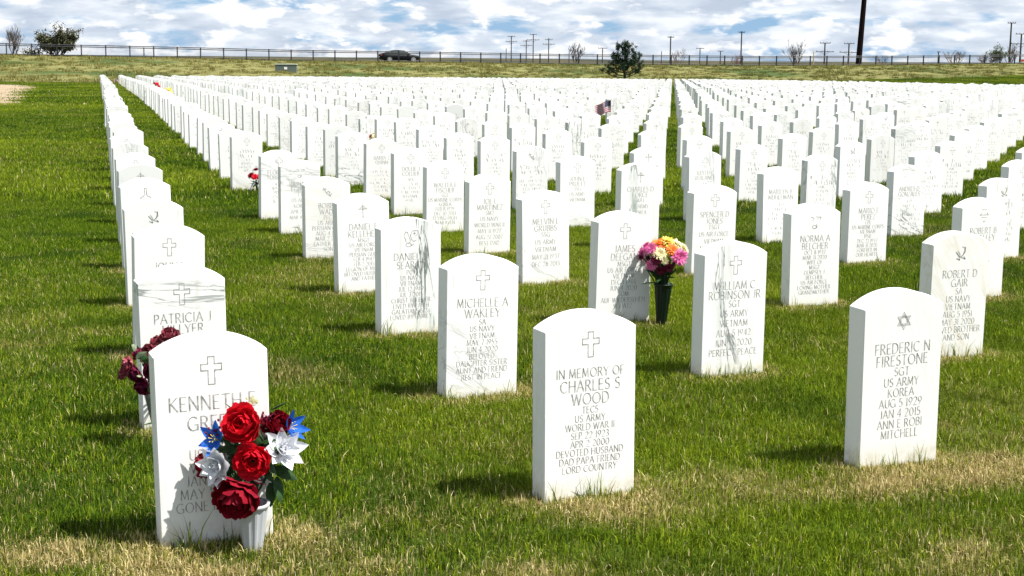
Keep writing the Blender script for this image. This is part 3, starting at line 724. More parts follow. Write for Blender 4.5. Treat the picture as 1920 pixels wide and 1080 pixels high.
for s in ranked:
    c, r = s['c'], s['r']; R = random.Random(c*77+r*13)
    if proto is None: o = link('headstone', stone_me); proto = o
    else: o = proto.copy(); COL.objects.link(o)
    o.name = 'headstone'
    o.location = (s['x'], s['y'], s['dz']+float(dip(s['y']))); o.rotation_euler = (s['fore'], s['lean'], s['rot'])
    va, vt, ta = VEIN.get((c, r), (max(0, R.gauss(.28, .34)) if R.random() < .75 else .06, R.choice([0, .1, .9, 1.3, -.7, 1.5]), 0.0 if R.random() < .9 else .3))
    o['vein_amount'] = float(va); o['vein_tilt'] = float(vt); o['tan_amount'] = float(ta); o['tone'] = 0.0 if (c, r) in TXT else float(max(0, R.gauss(.04, .12)))
    o['vein_place'], o['vein_spread'] = BAND.get((c, r), (0., 5. if R.random() < .5 else R.uniform(.16, .35)))
    emb, lines = TXT.get((c, r), (None, None))
    if emb is None: emb = R.choice(['cross']*9+['none', 'anchored_cross', 'budded', 'dove', 'scroll', 'presbyterian', 'dragon'])
    n_back = firstr[c].index(r)+1
    where = f"{ordw(n_back)} stone back in the {ordw(c+1)} line from the left"
    if (c, r) in SPECIAL: lab = SPECIAL[(c, r)]
    elif emb != 'none' and s['y'] < 16: lab = f"headstone with {EMB_TXT[emb]}, {where}"
    else: lab = f"white headstone, {where}"
    tag(o, lab, 'headstone', GROUP)
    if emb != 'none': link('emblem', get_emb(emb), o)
    if lines:
        placed, zend = insc_lines(lines)
        for t_, h_, z_ in placed:
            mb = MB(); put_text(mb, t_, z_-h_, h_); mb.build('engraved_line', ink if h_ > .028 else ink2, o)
        if len(lines) <= 3 and (c, r) not in ((0, 2),):                       # names readable, small lines left as illegible strokes
            mb = MB(); me2 = tick_me[R.randrange(14)]; z = zt = zend
            for p in me2.polygons:
                P_ = [me2.vertices[i].co for i in p.vertices]
                if max(q.z for q in P_) < min(z, zt): mb.add([tuple(q) for q in P_], [(0, 1, 2, 3)])
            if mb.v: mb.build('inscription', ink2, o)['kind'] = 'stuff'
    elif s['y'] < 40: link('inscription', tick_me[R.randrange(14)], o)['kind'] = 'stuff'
# the rest of the field, each stone real but joined
far = MB(); low = stone_mesh('low', 8, 0, -.06); lv = np.array(low.v); lf = low.f
tv = []
for s in stones:
    if (s['c'], s['r']) in rset: continue
    ca, sa = math.cos(s['rot']), math.sin(s['rot'])
    P_ = lv.copy(); P_[:, 0] += s['lean']*P_[:, 2]
    Q = np.column_stack([s['x']+ca*P_[:, 0]-sa*P_[:, 1], s['y']+sa*P_[:, 0]+ca*P_[:, 1], P_[:, 2]+s['dz']+float(dip(s['y']))])
    far.add(Q.tolist(), lf); tv += [max(0., rng.gauss(.06, .16))]*len(Q)
fo = far.build('distant_headstones', marble); A_ = fo.data.attributes.new('stone_tone', 'FLOAT', 'POINT'); A_.data.foreach_set('value', tv)
fo['vein_place'] = 0.0; fo['vein_spread'] = 999.0; fo['vein_amount'] = .7; fo['vein_tilt'] = .2; fo['tan_amount'] = 0.0
tag(fo, 'the farthest white headstones packed together up to the edge of the prairie', 'headstones', kind='stuff')

# ------------------------------------------------------------------ flowers
def fmat(name, a, b, tr=.25, rough=.6):
    m = mat(name, a, rough, spec=.2); q = NT(m); tcx = q.new('ShaderNodeTexCoord').outputs['Object']
    c = q.mix(q.remap(q.noise(tcx, 40, 4, .6), .35, .65), a, b); q.base(c)
    t_ = q.new('ShaderNodeBsdfTranslucent'); mx = q.new('ShaderNodeMixShader'); mx.inputs[0].default_value = tr
    q.l.new(c, t_.inputs[0]); q.l.new(q.b.outputs[0], mx.inputs[1]); q.l.new(t_.outputs[0], mx.inputs[2]); q.l.new(mx.outputs[0], q.n['Material Output'].inputs[0])
    return m
M_red = fmat('red_silk', (.74, .012, .03), (.58, .006, .02)); M_dred = fmat('dark_red_silk', (.30, .006, .02), (.20, .004, .015))
M_white = fmat('white_silk', (.84, .85, .87), (.80, .81, .86)); M_blue = fmat('blue_silk', (.03, .17, .66), (.02, .11, .50))
M_leaf = fmat('silk_leaf', (.02, .05, .015), (.035, .085, .025), .15); M_yel = fmat('yellow_petal', (.85, .60, .08), (.9, .75, .2))
M_cream = fmat('cream_petal', (.85, .75, .40), (.85, .80, .55)); M_org = fmat('orange_petal', (.85, .28, .05), (.85, .20, .05))
M_pink = fmat('magenta_petal', (.72, .10, .34), (.82, .28, .52)); M_maroon = fmat('maroon_petal', (.13, .01, .035), (.22, .015, .06))
M_rose = fmat('faded_rose', (.22, .015, .04), (.50, .16, .18)); M_pale = fmat('pale_leaf', (.25, .33, .18), (.36, .42, .28), .2)
M_stem = mat('stem', (.015, .035, .012), .6); M_stemy = mat('stamen', (.8, .65, .2), .6)

def petal(Lg, Wd, cup, curl, point=0., m=None, name='petal', nu=5, nv=5, frill=0., seed=0):
    """along +Z from the origin, face towards -Y, cupped sideways and curled at the tip"""
    R = random.Random(seed); b = MB(); P = []
    for i in range(nu+1):
        t = i/nu
        wv = (math.sin(math.pi*min(1, (t*.72+.12)))**.55) if not point else (math.sin(math.pi*(t*.93+.05)**.8))
        if not point and i == nu: wv *= .80
        for j in range(nv+1):
            s_ = -1+2*j/nv
            x = s_*Wd/2*wv; y = -cup*Wd*(s_*s_)*wv+curl*Lg*t*t
            y += frill*Lg*R.uniform(-1, 1)*t; z = Lg*t*(1-.10*s_*s_*(0 if point else 1))+frill*Lg*R.uniform(-.6, .6)*t
            P.append((x, y, z))
    b.add(P, [(i*(nv+1)+j, i*(nv+1)+j+1, (i+1)*(nv+1)+j+1, (i+1)*(nv+1)+j) for i in range(nu) for j in range(nv)])
    me = b.mesh(name, [m]); me.polygons.foreach_set('use_smooth', [True]*len(me.polygons)); return me
def facing(d): return Vector(d).normalized().to_track_quat('Z', 'Y').to_euler()
def ring(head, me, n, tilt, r0=0., z0=0., ph=0., sc=1., jit=.12, R=rng, wob=.1):
    for k in range(n):
        a = 2*math.pi*k/n+ph+R.uniform(-jit, jit); tl = tilt+R.uniform(-wob, wob)
        o = link('petal', me, head)
        o.rotation_euler = (Matrix.Rotation(a, 3, 'Z') @ Matrix.Rotation(-tl, 3, 'X')).to_euler()
        v = Matrix.Rotation(a, 3, 'Z') @ Vector((0, r0, 0)); o.location = (v.x, v.y, z0); s_ = sc*R.uniform(.9, 1.1); o.scale = (s_, s_, s_)
def head(parent, name, loc, d, sc=1.):
    o = bpy.data.objects.new(name, None); COL.objects.link(o); o.parent = parent; o.location = loc; o.rotation_euler = facing(d); o.scale = (sc, sc, sc); o.empty_display_size = .02
    return o
PEO = {}
def peony(parent, loc, d, m, sc=1., name='red_peony'):
    h = head(parent, name, loc, d, sc)
    if m.name not in PEO:
        PEO[m.name] = [petal(.036, .046, .35, -.15, m=m, frill=.16, seed=1, nv=8), petal(.048, .062, .34, -.32, m=m, frill=.13, seed=2, nv=8), petal(.056, .078, .24, -.25, m=m, frill=.11, seed=3, nv=8)]
    a, b, c = PEO[m.name]
    # petals open outwards: inner ones upright, outer ones laid back
    ring(h, a, 4, .15, .008, .008, 0, .8, .5); ring(h, a, 5, .40, .010, .004, .5, 1.1, .4); ring(h, b, 5, .68, .010, 0, .2, 1.0, .45, wob=.25); ring(h, b, 5, .95, .010, -.004, .9, 1.12, .45, wob=.25); ring(h, c, 5, 1.15, .009, -.008, .1, 1.0, .35, wob=.25); ring(h, c, 4, 1.4, .009, -.01, .6, .95, .4, wob=.2)
    return h
def star_flower(parent, loc, d, m, n, Lg, Wd, name, tilt=1.1, two=False, sc=1.):
    h = head(parent, name, loc, d, sc); key = (m.name, Lg)
    if key not in PEO: PEO[key] = petal(Lg, Wd, .22, -.22, 1, m=m, seed=5)
    ring(h, PEO[key], n, tilt, .004, 0)
    if two: ring(h, PEO[key], max(5, n-2), tilt*.62, .003, .004, .35, .78); ring(h, PEO[key], 5, tilt*.3, .002, .006, .1, .55)
    st = MB()
    for k in range(6):
        a = k*1.047; st.tube([(0, 0, 0), (.006*math.cos(a), .006*math.sin(a), .02), (.013*math.cos(a), .013*math.sin(a), .032)], [.0008, .0007, .0016], 4)
    st.build('stamens', M_stemy if m is not M_white else M_white, h)
    return h
leaf_me = petal(.085, .040, .12, -.22, 1, m=M_leaf, name='leaf', nu=6, nv=3)
leaf_pale = petal(.07, .034, .15, -.25, 1, m=M_pale, name='leaf', nu=6, nv=3)
def leaf(parent, loc, d, sc=1., me=None, roll=0):
    o = link('leaf', me or leaf_me, parent); o.location = loc
    q = Vector(d).normalized().to_track_quat('Z', 'Y'); o.rotation_euler = (q @ Euler((0, 0, roll)).to_quaternion()).to_euler(); o.scale = (sc, sc, sc); return o
def stems(parent, pairs, r=.0018, m=M_stem):
    b = MB()
    for a, c in pairs:
        a, c = Vector(a), Vector(c); mid = (a+c)/2+Vector((rng.uniform(-.01, .01), rng.uniform(-.01, .01), .01))
        b.tube([a, mid, c], r, 5)
    return b.build('stems', m, parent)

def cone_vase(name, loc, h, rt, rb, m, flutes, lab, lean=(0, 0), lip=True):
    """hollow fluted cone with a rim and a ground spike"""
    e = empty(name, loc, 0, label=lab, cat='vase'); e.rotation_euler = (lean[0], lean[1], 0)
    b = MB(); n = 40; prof = [(rb, -.02), (rb*1.05, 0), (rb+(rt-rb)*.5, h*.5), (rt, h), (rt*.93, h), (rb+(rt-rb)*.5-.003, h*.5), (rb*.8, .01)]
    VV = []
    for i, (r, z) in enumerate(prof):
        for k in range(n):
            a = 2*math.pi*k/n; rr = r*(1+(.045 if (k % 4) < 2 else -.02)*(flutes if i < 4 else 0)); VV.append((rr*math.cos(a), rr*math.sin(a), z))
    FF = [(i*n+k, i*n+(k+1) % n, (i+1)*n+(k+1) % n, (i+1)*n+k) for i in range(len(prof)-1) for k in range(n)]; FF.append(tuple((len(prof)-1)*n+k for k in range(n)))
    b.add(VV, FF); b.build('cone', m, e)
    if lip:
        b = MB(); pr_ = [(rt*1.02, h-.012), (rt*1.14, h-.004), (rt*1.16, h+.003), (rt*.98, h+.003)]; VV = [(r*math.cos(2*math.pi*k/n), r*math.sin(2*math.pi*k/n), z) for r, z in pr_ for k in range(n)]
        b.add(VV, [(i*n+k, i*n+(k+1) % n, (i+1)*n+(k+1) % n, (i+1)*n+k) for i in range(3) for k in range(n)]); b.build('rim', m, e, True)
    b = MB(); b.tube([(0, 0, .005), (0, 0, -.06)], [rb*.7, .002], 8); b.build('spike', m, e)
    return e
def plastic(name, c, rough=.35):
    m = mat(name, c, rough, spec=.4); return m
V_white = plastic('shaded_white_plastic', (.45, .47, .49)); V_green = plastic('dark_green_plastic', (.001, .007, .003), .4); V_grey = plastic('grey_plastic', (.12, .13, .12))  # white vase's base colour greyed to put in the leaves' shade

# 1. patriotic bouquet in front of the nearest left stone
cone_vase('flower_vase', (-.752, 4.10, -.01), .135, .042, .027, V_white, 1, 'white fluted plastic cone vase holding the red white and blue bouquet', (.04, .03))
B = empty('flower_bouquet', (-.757, 4.085, .2), 0, label='silk bouquet of red peonies, white and blue lilies leaning on the front left headstone', cat='bouquet')
def bl(x, z, dep=.07):      # point in front of the stone face at this depth
    return Vector((x+.757, 4.139+((x+.862)*.381-dep)/.924-4.085, z-.2))
peony(B, bl(-.772, .368, .075), (-.15, -1, .45), M_red, 1.12)
peony(B, bl(-.740, .262, .10), (.05, -1, .12), M_red, 1.0)
peony(B, bl(-.785, .165, .10), (-.2, -1, -.6), M_dred, 1.3, 'dark_red_peony')
peony(B, bl(-.882, .244, .03), (-.9, -.5, -.1), M_dred, .75, 'dark_red_peony')
peony(B, bl(-.688, .352, .04), (.7, -.5, .4), M_dred, .8, 'dark_red_peony')
peony(B, bl(-.715, .345, .02), (.3, -.5, .7), M_dred, .5, 'dark_red_peony')
star_flower(B, bl(-.842, .252, .075), (-.35, -1, .05), M_white, 9, .060, .038, 'white_lily', 1.15, True, 1.2)
star_flower(B, bl(-.664, .278, .075), (.55, -.9, .5), M_white, 8, .064, .036, 'white_lily', 1.2, True, 1.2)
star_flower(B, bl(-.850, .325, .055), (-.55, -.9, .4), M_blue, 6, .062, .034, 'blue_lily', 1.1)
star_flower(B, bl(-.652, .338, .03), (.85, -.5, .35), M_blue, 6, .068, .032, 'blue_lily', .95)
for (x, z, dp), d, s_ in [((-.70, .40, .03), (.8, -.3, .7), .8), ((-.69, .22, .05), (.9, -.5, -.3), 1.0), ((-.67, .23, .04), (.5, -.4, -.7), .8), ((-.68, .19, .06), (.35, -.5, -.9), 1.0), ((-.70, .17, .05), (.1, -.4, -1), .9),
                          ((-.82, .19, .05), (-.5, -.5, -.7), .8), ((-.75, .32, .07), (.6, -1, .2), .7), ((-.80, .30, .05), (-.7, -.8, -.1), .7), ((-.80, .40, .03), (-.6, -.2, .9), .6), ((-.73, .31, .05), (.9, -.6, .3), .7),
                          ((-.69, .31, .05), (.5, -.9, -.4), .8), ((-.79, .22, .05), (-.1, -.9, -.6), .8), ((-.71, .25, .06), (.7, -.7, -.5), .8), ((-.75, .21, .04), (.3, -.6, -.8), .9), ((-.83, .29, .03), (-.8, -.5, .3), .7)]+[((-.76+max(-.07, min(.07, rng.gauss(0, .04))), .27+max(-.1, min(.08, rng.gauss(0, .055))), rng.uniform(.015, .045)), (rng.uniform(-1, 1), -.35, rng.uniform(-1, 1)), rng.uniform(.5, .8)) for _ in range(80)]:  # random filler leaves added to make the cast shadow more solid
    leaf(B, bl(x, z, dp), d, s_, roll=rng.uniform(-1, 1))
b = MB()
for k in range(26):       # berry sprays
    cx_, cz_ = ((-.705, .385) if k % 2 else (-.86, .36)); q = bl(cx_+rng.gauss(0, .014), cz_+rng.gauss(0, .012), .05+rng.uniform(-.01, .02)); r = .0035
    b.box(q, (r*1.7, r*1.7, r*1.7), Matrix.Rotation(.7, 3, 'X')); b.tube([q, q+Vector((.01, .01, -.02))], .0007, 3, False)
b.build('berries', M_maroon, B)
b = MB()
for k in range(16):
    q = bl(-.748+rng.gauss(0, .006), .425+rng.uniform(0, .028), .05); b.box(q, (.006, .004, .009), Matrix.Rotation(rng.random()*3, 3, 'Y'))
b.build('yellow_sprig', fmat('pale_yellow_petal', (.80, .82, .42), (.75, .80, .50)), B)
B.scale = (.93, .93, .93)
# folded striped ribbon between the blooms
M_rib_w = mat('ribbon_white', (.75, .75, .76), .5); M_rib_r = mat('ribbon_red', (.42, .02, .04), .5)
b = MB()
for k in range(7):
    b.mi = k % 2; z0, z1 = .232-.0055*k, .232-.0055*(k+1); a0 = [bl(-.772+.012*u+.003*k, zz+.014*(1-u/3)**2*0-.008*u, .085-.012*abs(u-1.5)) for zz in (z0, z1) for u in range(4)]
    b.add(a0, [(i, i+1, i+5, i+4) for i in range(3)])
b.build('striped_ribbon', [M_rib_r, M_rib_w], B)
stems(B, [((0, 0, -.09), bl(x, z, .03)) for x, z in ((-.77, .35), (-.74, .25), (-.78, .18), (-.87, .24), (-.69, .35), (-.84, .26), (-.65, .28), (-.84, .32), (-.64, .33))], .0022)

# 2. faded rose bouquet behind the nearest left stone
cone_vase('flower_vase', (-1.372, 5.44, -.01), .20, .034, .012, V_grey, 0, 'grey cone vase stuck in the grass behind the front left headstone', (.02, -.05), False)
B2 = empty('flower_bouquet', (-1.338, 5.33, .2), 0, label='faded dark red rose bouquet peeking out left of the front left headstone', cat='bouquet')
for (x, z, y), d, m, s_ in [((-1.400, .290, 5.22), (-.8, -.5, .1), M_rose, .62), ((-1.372, .268, 5.20), (-.6, -.8, -.4), M_maroon, .58), ((-1.330, .335, 5.22), (-.3, -.8, .4), M_rose, .6), ((-1.262, .392, 5.24), (.1, -.6, .9), M_rose, .6),
                       ((-1.310, .368, 5.25), (-.3, -.4, .9), M_rose, .45), ((-1.350, .225, 5.2), (-.4, -.8, -.5), M_maroon, .6), ((-1.31, .29, 5.17), (.2, -1, 0), M_maroon, .6), ((-1.43, .255, 5.24), (-1, -.4, 0), M_rose, .42),
                       ((-1.26, .33, 5.2), (.3, -1, .3), M_rose, .5), ((-1.375, .325, 5.24), (-.7, -.3, .7), M_maroon, .45)]:
    peony(B2, (x+1.35, y-5.33, z-.2), d, m, s_*1.04, 'rose')
for k in range(16):
    a = rng.uniform(-2.0, .4); leaf(B2, (rng.uniform(-.03, .08), rng.uniform(-.17, -.08), rng.uniform(.0, .17)), (math.cos(a)*.9, -.5, .5+rng.uniform(-.9, .6)), rng.uniform(.5, .8), leaf_pale if k % 2 == 0 else leaf_me, rng.uniform(-2, 2))
leaf(B2, (.045, -.10, -.12), (-.9, -.2, .03), .75)
stems(B2, [((-.02, .11, -.1), (rng.uniform(-.06, .08), -.09, rng.uniform(.02, .16))) for _ in range(9)], .002)

# 3. mixed mums in the green cone vase
cone_vase('flower_vase', (.812, 7.80, -.01), .225, .047, .024, V_green, 1, 'dark green plastic cone vase of mums standing right of a headstone', (0, .03))
B3 = empty('flower_bouquet', (.806, 7.80, .2), 0, label='bouquet of pink, orange, yellow and cream mums in the dark green cone vase', cat='bouquet')
def mum_mesh(m, r, seed):
    R = random.Random(seed); b = MB()
    for lay, (n, tl, ln) in enumerate([(20, 1.35, 1.0), (20, 1.05, .95), (17, .75, .85), (12, .45, .7), (7, .18, .55)]):
        for k in range(n):
            a = 6.283*k/n+lay*.3+R.uniform(-.1, .1); t = tl+R.uniform(-.12, .12); l_ = r*ln*R.uniform(.85, 1.1)
            q = Matrix.Rotation(a, 3, 'Z') @ Matrix.Rotation(-t, 3, 'X'); w = r*.16
            P_ = [(-w*.5, 0, 0), (w*.5, 0, 0), (w, -.12*l_, l_*.6), (-w, -.12*l_, l_*.6), (0, .05*l_, l_)]
            b.add([q @ Vector(p) for p in P_], [(0, 1, 2, 3), (3, 2, 4)])
    return b.mesh('mum', [m])
MUMS = {}
def mum(parent, loc, d, m, r, name):
    key = (m.name, round(r, 3))
    if key not in MUMS: MUMS[key] = mum_mesh(m, r, len(MUMS))
    o = link(name, MUMS[key], parent); o.location = loc; o.rotation_euler = facing(d); return o
mums = [((-.095, .000, .185), (-.9, -.5, .3), M_pink, .040), ((-.055, -.03, .205), (-.5, -.7, .6), M_pink, .044), ((-.02, -.01, .225), (-.2, -.5, .9), M_org, .048), ((.025, .0, .235), (.1, -.4, 1), M_yel, .050), ((.075, .01, .222), (.5, -.4, .8), M_cream, .046),
        ((.112, .02, .200), (.8, -.3, .5), M_cream, .044), ((.05, -.04, .200), (.3, -.8, .6), M_org, .045), ((-.015, -.055, .183), (-.1, -1, .4), M_cream, .044), ((.085, -.045, .168), (.5, -1, .1), M_pink, .056), ((.01, -.06, .150), (0, -1, 0), M_cream, .026),
        ((-.055, -.04, .125), (-.5, -.9, -.2), M_pink, .038), ((-.075, .02, .215), (-.6, .2, .8), M_pink, .04), ((.03, .05, .22), (.1, .6, .8), M_yel, .045), ((-.03, .05, .205), (-.3, .7, .7), M_org, .042), ((.10, .05, .175), (.8, .5, .2), M_pink, .04),
        ((-.035, -.06, .155), (-.3, -1, 0), M_maroon, .036), ((.06, .02, .13), (.9, -.3, -.1), M_maroon, .036), ((-.06, .02, .15), (-1, 0, 0), M_maroon, .036), ((.03, -.045, .115), (.2, -1, -.3), M_maroon, .034), ((-.01, -.03, .095), (-.2, -1, -.4), M_maroon, .032),
        ((-.105, -.01, .165), (-1, -.4, 0), M_maroon, .030)]
for p, d, m, r in mums: mum(B3, p, d, m, r, {'magenta_petal': 'pink_mum', 'orange_petal': 'orange_mum', 'yellow_petal': 'yellow_mum', 'cream_petal': 'cream_mum', 'maroon_petal': 'maroon_mum'}[m.name])
stems(B3, [((rng.uniform(-.03, .03), rng.uniform(-.03, .03), 0), Vector(p[0])*.96) for p in mums]+[((rng.uniform(-.03, .03), rng.uniform(-.03, .03), 0), (rng.uniform(-.08, .08), rng.uniform(-.05, .05), rng.uniform(.08, .16))) for _ in range(60)], .003)
for k in range(20):
    a = rng.uniform(0, 6.283); leaf(B3, (math.cos(a)*.03, math.sin(a)*.03, rng.uniform(.01, .12)), (math.cos(a), math.sin(a), rng.uniform(-.3, 1)), rng.uniform(.4, .75), roll=rng.uniform(-2, 2))
leaf(B3, (-.03, -.03, .03), (-1, -.2, .1), 1.0); leaf(B3, (.04, 0, .0), (.7, -.2, -.5), .5)

# 4. small far bouquets
def small_bouquet(loc, mats_, lab, sc=1., n=7, dark=True):
    e = empty('flower_bouquet', loc, 0, label=lab, cat='bouquet')
    for k in range(n):
        a = 6.283*k/n; p = Vector((math.cos(a)*.06, math.sin(a)*.04, .03+rng.uniform(-.04, .05)))*sc
        mum(e, p, (p.x, p.y-.05, .08), mats_[k % len(mats_)], .045*sc, 'bloom')
    for k in range(8):
        a = rng.random()*6.283; leaf(e, (0, 0, -.05*sc), (math.cos(a), math.sin(a), rng.uniform(-.3, .8)), sc)
    stems(e, [((0, 0, -loc[2]), (rng.uniform(-.04, .04)*sc, 0, .02)) for _ in range(6)], .004)
    return e
small_bouquet((-2.67, 15.2, .165), [M_dred, M_red], 'small dark red bouquet in the gap of the second line of headstones', 1.0)
b = MB(); b.tube([(-2.68, 15.2, .0), (-2.74, 15.18, .05), (-2.71, 15.18, .11), (-2.67, 15.18, .15)], .008, 6)
o = b.build('wire_hook', mat('white_wire', (.7, .7, .7), .5)); tag(o, 'curved white wire stake under the small dark red bouquet', 'stake')
small_bouquet((-14.6, 60.0, .18), [M_red, M_rose], 'far red bouquet showing above the headstones near the left line', 2.0)
small_bouquet((-11.76, 50.0, .22), [M_yel, M_yel, M_cream], 'far yellow bouquet with dark leaves above the left headstones', 1.9)
small_bouquet((-2.06, 21.85, .23), [M_cream, M_rose, M_cream], 'small faded tan bouquet wedged beside a headstone left of centre', 1.0)

# flags
def flag(loc, w, h, hp, d, lab, seed=0):
    e = empty('small_flag', loc, 0, label=lab, cat='flag')
    b = MB(); b.tube([(0, 0, -.1), (0, 0, hp)], .005, 6); b.build('stick', mat('flag_stick', (.55, .48, .36), .6), e)
    b = MB(); b.tube([(0, 0, hp), (0, 0, hp+.012), (0, 0, hp+.024)], [.006, .009, .001], 6); b.build('finial', mat('gold', (.6, .42, .1), .4), e)
    fr = mat('flag_red', (.30, .01, .03), .8); fw = mat('flag_white', (.50, .50, .53), .8); fb = mat('flag_blue', (.010, .016, .055), .8)  # cloth colours darkened, putting the flag's backlit shade into them
    U = 16
    def pt(u, v):       # u along fly 0..1, v down the hoist 0..1
        droop = .42*u*u+.10*u
        return Vector((d*(w*u*.94), .030*math.sin(u*9+v*1.2)-.04*u, hp-.01-h*v-droop*h+.012*math.sin(u*7)))
    for m, nm, col in ((fr, 'red_stripe', 0), (fw, 'white_stripe', 1)):
        for s_ in range(13):
            if s_ % 2 != col: continue
            b = MB(); v0, v1 = s_/13, (s_+1)/13; u0 = .4 if s_ < 7 else 0
            P_ = []
            for i in range(U+1):
                u = u0+(1-u0)*i/U; P_ += [pt(u, v0), pt(u, v1)]
            b.add(P_, [(2*i, 2*i+1, 2*i+3, 2*i+2) for i in range(U)]); b.build(nm, m, e)
    b = MB(); P_ = []
    for i in range(9):
        u = .4*i/8; P_ += [pt(u, 0), pt(u, 7/13)]
    b.add(P_, [(2*i, 2*i+1, 2*i+3, 2*i+2) for i in range(8)]); b.build('canton', fb, e)
    b = MB()
    for rr in range(9):
        for cc in range(6 if rr % 2 == 0 else 5):
            u = .4*((cc+.5 if rr % 2 == 0 else cc+1)/6); v = 7/13*(rr+.6)/9.2; q = pt(u, v)+Vector((0, -.002, 0)); P_ = []
            for k in range(10):
                a = math.pi/2+k*math.pi/5; r_ = .0085*(1 if k % 2 == 0 else .42); P_.append(q+Vector((r_*math.cos(a), 0, r_*math.sin(a))))
            b.add(P_, [tuple(range(10))])
    b.build('stars', fw, e)
    return e
flag((2.15, 32.4, 0), .37, .26, .56, -1, 'small american flag on a thin stick among the headstones right of centre')
flag((-22.7, 84.6, -.30), .24, .16, .50, -1, 'tiny american flag at the far end of the second line')

# ------------------------------------------------------------------ fence
steel = mat('black_steel', (.012, .015, .02), .5, spec=.4)
fx0 = -24.2; ang = math.atan(FM); stp = 2.44*math.cos(ang)
fence = empty('steel_fence', (0, FY0, 0), 0, label='long black steel picket fence along the top of the rise', cat='fence')
pm = MB(); pm.box((0, 0, .62), (.11, .11, 1.34)); pm.box((0, 0, 1.305), (.13, .13, .03)); post_me = pm.mesh('post', [steel])
xs_f = [fx0+stp*k for k in range(-14, 47)]
picks = MB(); tops = [(x, fence_y(x), float(terrain(np.array([x]), np.array([fence_y(x)]))[0])) for x in xs_f]
rm = MB()
for i, (x, y, z) in enumerate(tops):
    o = link('post', post_me, fence); o.location = (x, y-FY0, z-.06); o.rotation_euler = (0, 0, ang)
for (x0, y0, z0), (x1, y1, z1) in zip(tops[:-1], tops[1:]):
    rb = MB()
    for hz in (1.20, 1.03, .16):
        a, b_ = Vector((x0, y0-FY0, z0+hz)), Vector((x1, y1-FY0, z1+hz)); d = (b_-a).normalized()
        a += d*.06; b_ -= d*.06
        rb = MB(); rb.tube([a, b_], .042, 4); rb.build('rail', steel, fence)
    for k in range(1, 21):
        t = k/21; a = Vector((x0+(x1-x0)*t, y0+(y1-y0)*t-FY0, z0+(z1-z0)*t)); picks.tube([a+Vector((0, 0, .06)), a+Vector((0, 0, 1.21))], .011, 3, False)
o = picks.build('pickets', steel, fence); o['kind'] = 'stuff'

# ------------------------------------------------------------------ utility cabinet
uz = tz(-21.3, 138); cab = empty('utility_cabinet', (-21.3, 138, uz), .05, label='low grey green utility cabinet with a white label on the prairie strip', cat='utility cabinet')
cm = mat('cabinet_paint', (.10, .13, .115), .6); cl = mat('cabinet_lid', (.36, .38, .30), .6)
b = MB(); b.box((0, 0, .30), (1.62, .85, .70)); b.build('body', cm, cab)
b = MB(); b.box((0, 0, .69), (1.72, .95, .08), taper=.97); b.build('lid', cl, cab)
for sx in (-1, 1):
    b = MB(); b.box((sx*.40, -.432, .30), (.76, .014, .60)); o = b.build('door', cm, cab)
    h = MB(); h.box((sx*.07-sx*.0, -.448, .32), (.03, .02, .12)); h.build('handle', steel, o)
b = MB(); b.box((0, -.462, .36), (.24, .006, .20)); b.build('label_plate', mat('label_white', (.8, .8, .78), .5), cab)
b = MB(); b.box((0, 0, -.07), (1.9, 1.15, .1)); b.build('pad', mat('pad_concrete', (.35, .34, .31), .9), cab); cab.scale = (1.2, 1.1, 1.15)

# ------------------------------------------------------------------ car
carp = mat('car_paint', (.002, .003, .006), .5, spec=.12); glass = mat('car_glass', (.03, .05, .05), .15, spec=.4); rubber = mat('tyre_rubber', (.012, .012, .012), .8); rim_m = mat('alloy_rim', (.62, .62, .64), .35, metal=.6)
chrome = mat('chrome', (.6, .6, .6), .2, metal=.9); lampw = mat('headlamp_lens', (.65, .68, .7), .1); lampr = mat('tail_lamp', (.25, .01, .01), .2)
cy_ = fence_y(-12.9)+4.3; cxp = -13.1
cz = float(terrain(np.array([cxp]), np.array([cy_]))[0])
car_scale = .96
car = empty('parked_car', (cxp, cy_, cz+.0), ang-.06, label='black sedan with bright wheels stopped behind the steel fence', cat='car')
car.scale = (car_scale,)*3
# stations along x (rear -2.4 .. front 2.4): (x, z_bottom, z_belt, half width)
st = [(-2.42, .52, .82, .66), (-2.36, .34, .98, .82), (-2.0, .30, 1.03, .90), (-1.3, .27, 1.02, .93), (-.4, .25, .99, .94), (.5, .25, .97, .94), (1.1, .26, .95, .93), (1.5, .28, .92, .92), (2.0, .30, .84, .88), (2.32, .34, .74, .78), (2.42, .46, .64, .62)]
b = MB(); VV = []
for x, zb, zt, hw in st:
    VV += [(x, -hw*.86, zb), (x, -hw, zb+.16), (x, -hw*1.0, (zb+zt)/2+.05), (x, -hw*.95, zt-.03), (x, -hw*.80, zt), (x, hw*.80, zt), (x, hw*.95, zt-.03), (x, hw, (zb+zt)/2+.05), (x, hw, zb+.16), (x, hw*.86, zb)]
n = 10
FF = [(i*n+k, i*n+(k+1) % n, (i+1)*n+(k+1) % n, (i+1)*n+k) for i in range(len(st)-1) for k in range(n)]+[tuple(range(n)), tuple((len(st)-1)*n+k for k in range(n))[::-1]]
b.add(VV, FF); b.build('body', carp, car, True)
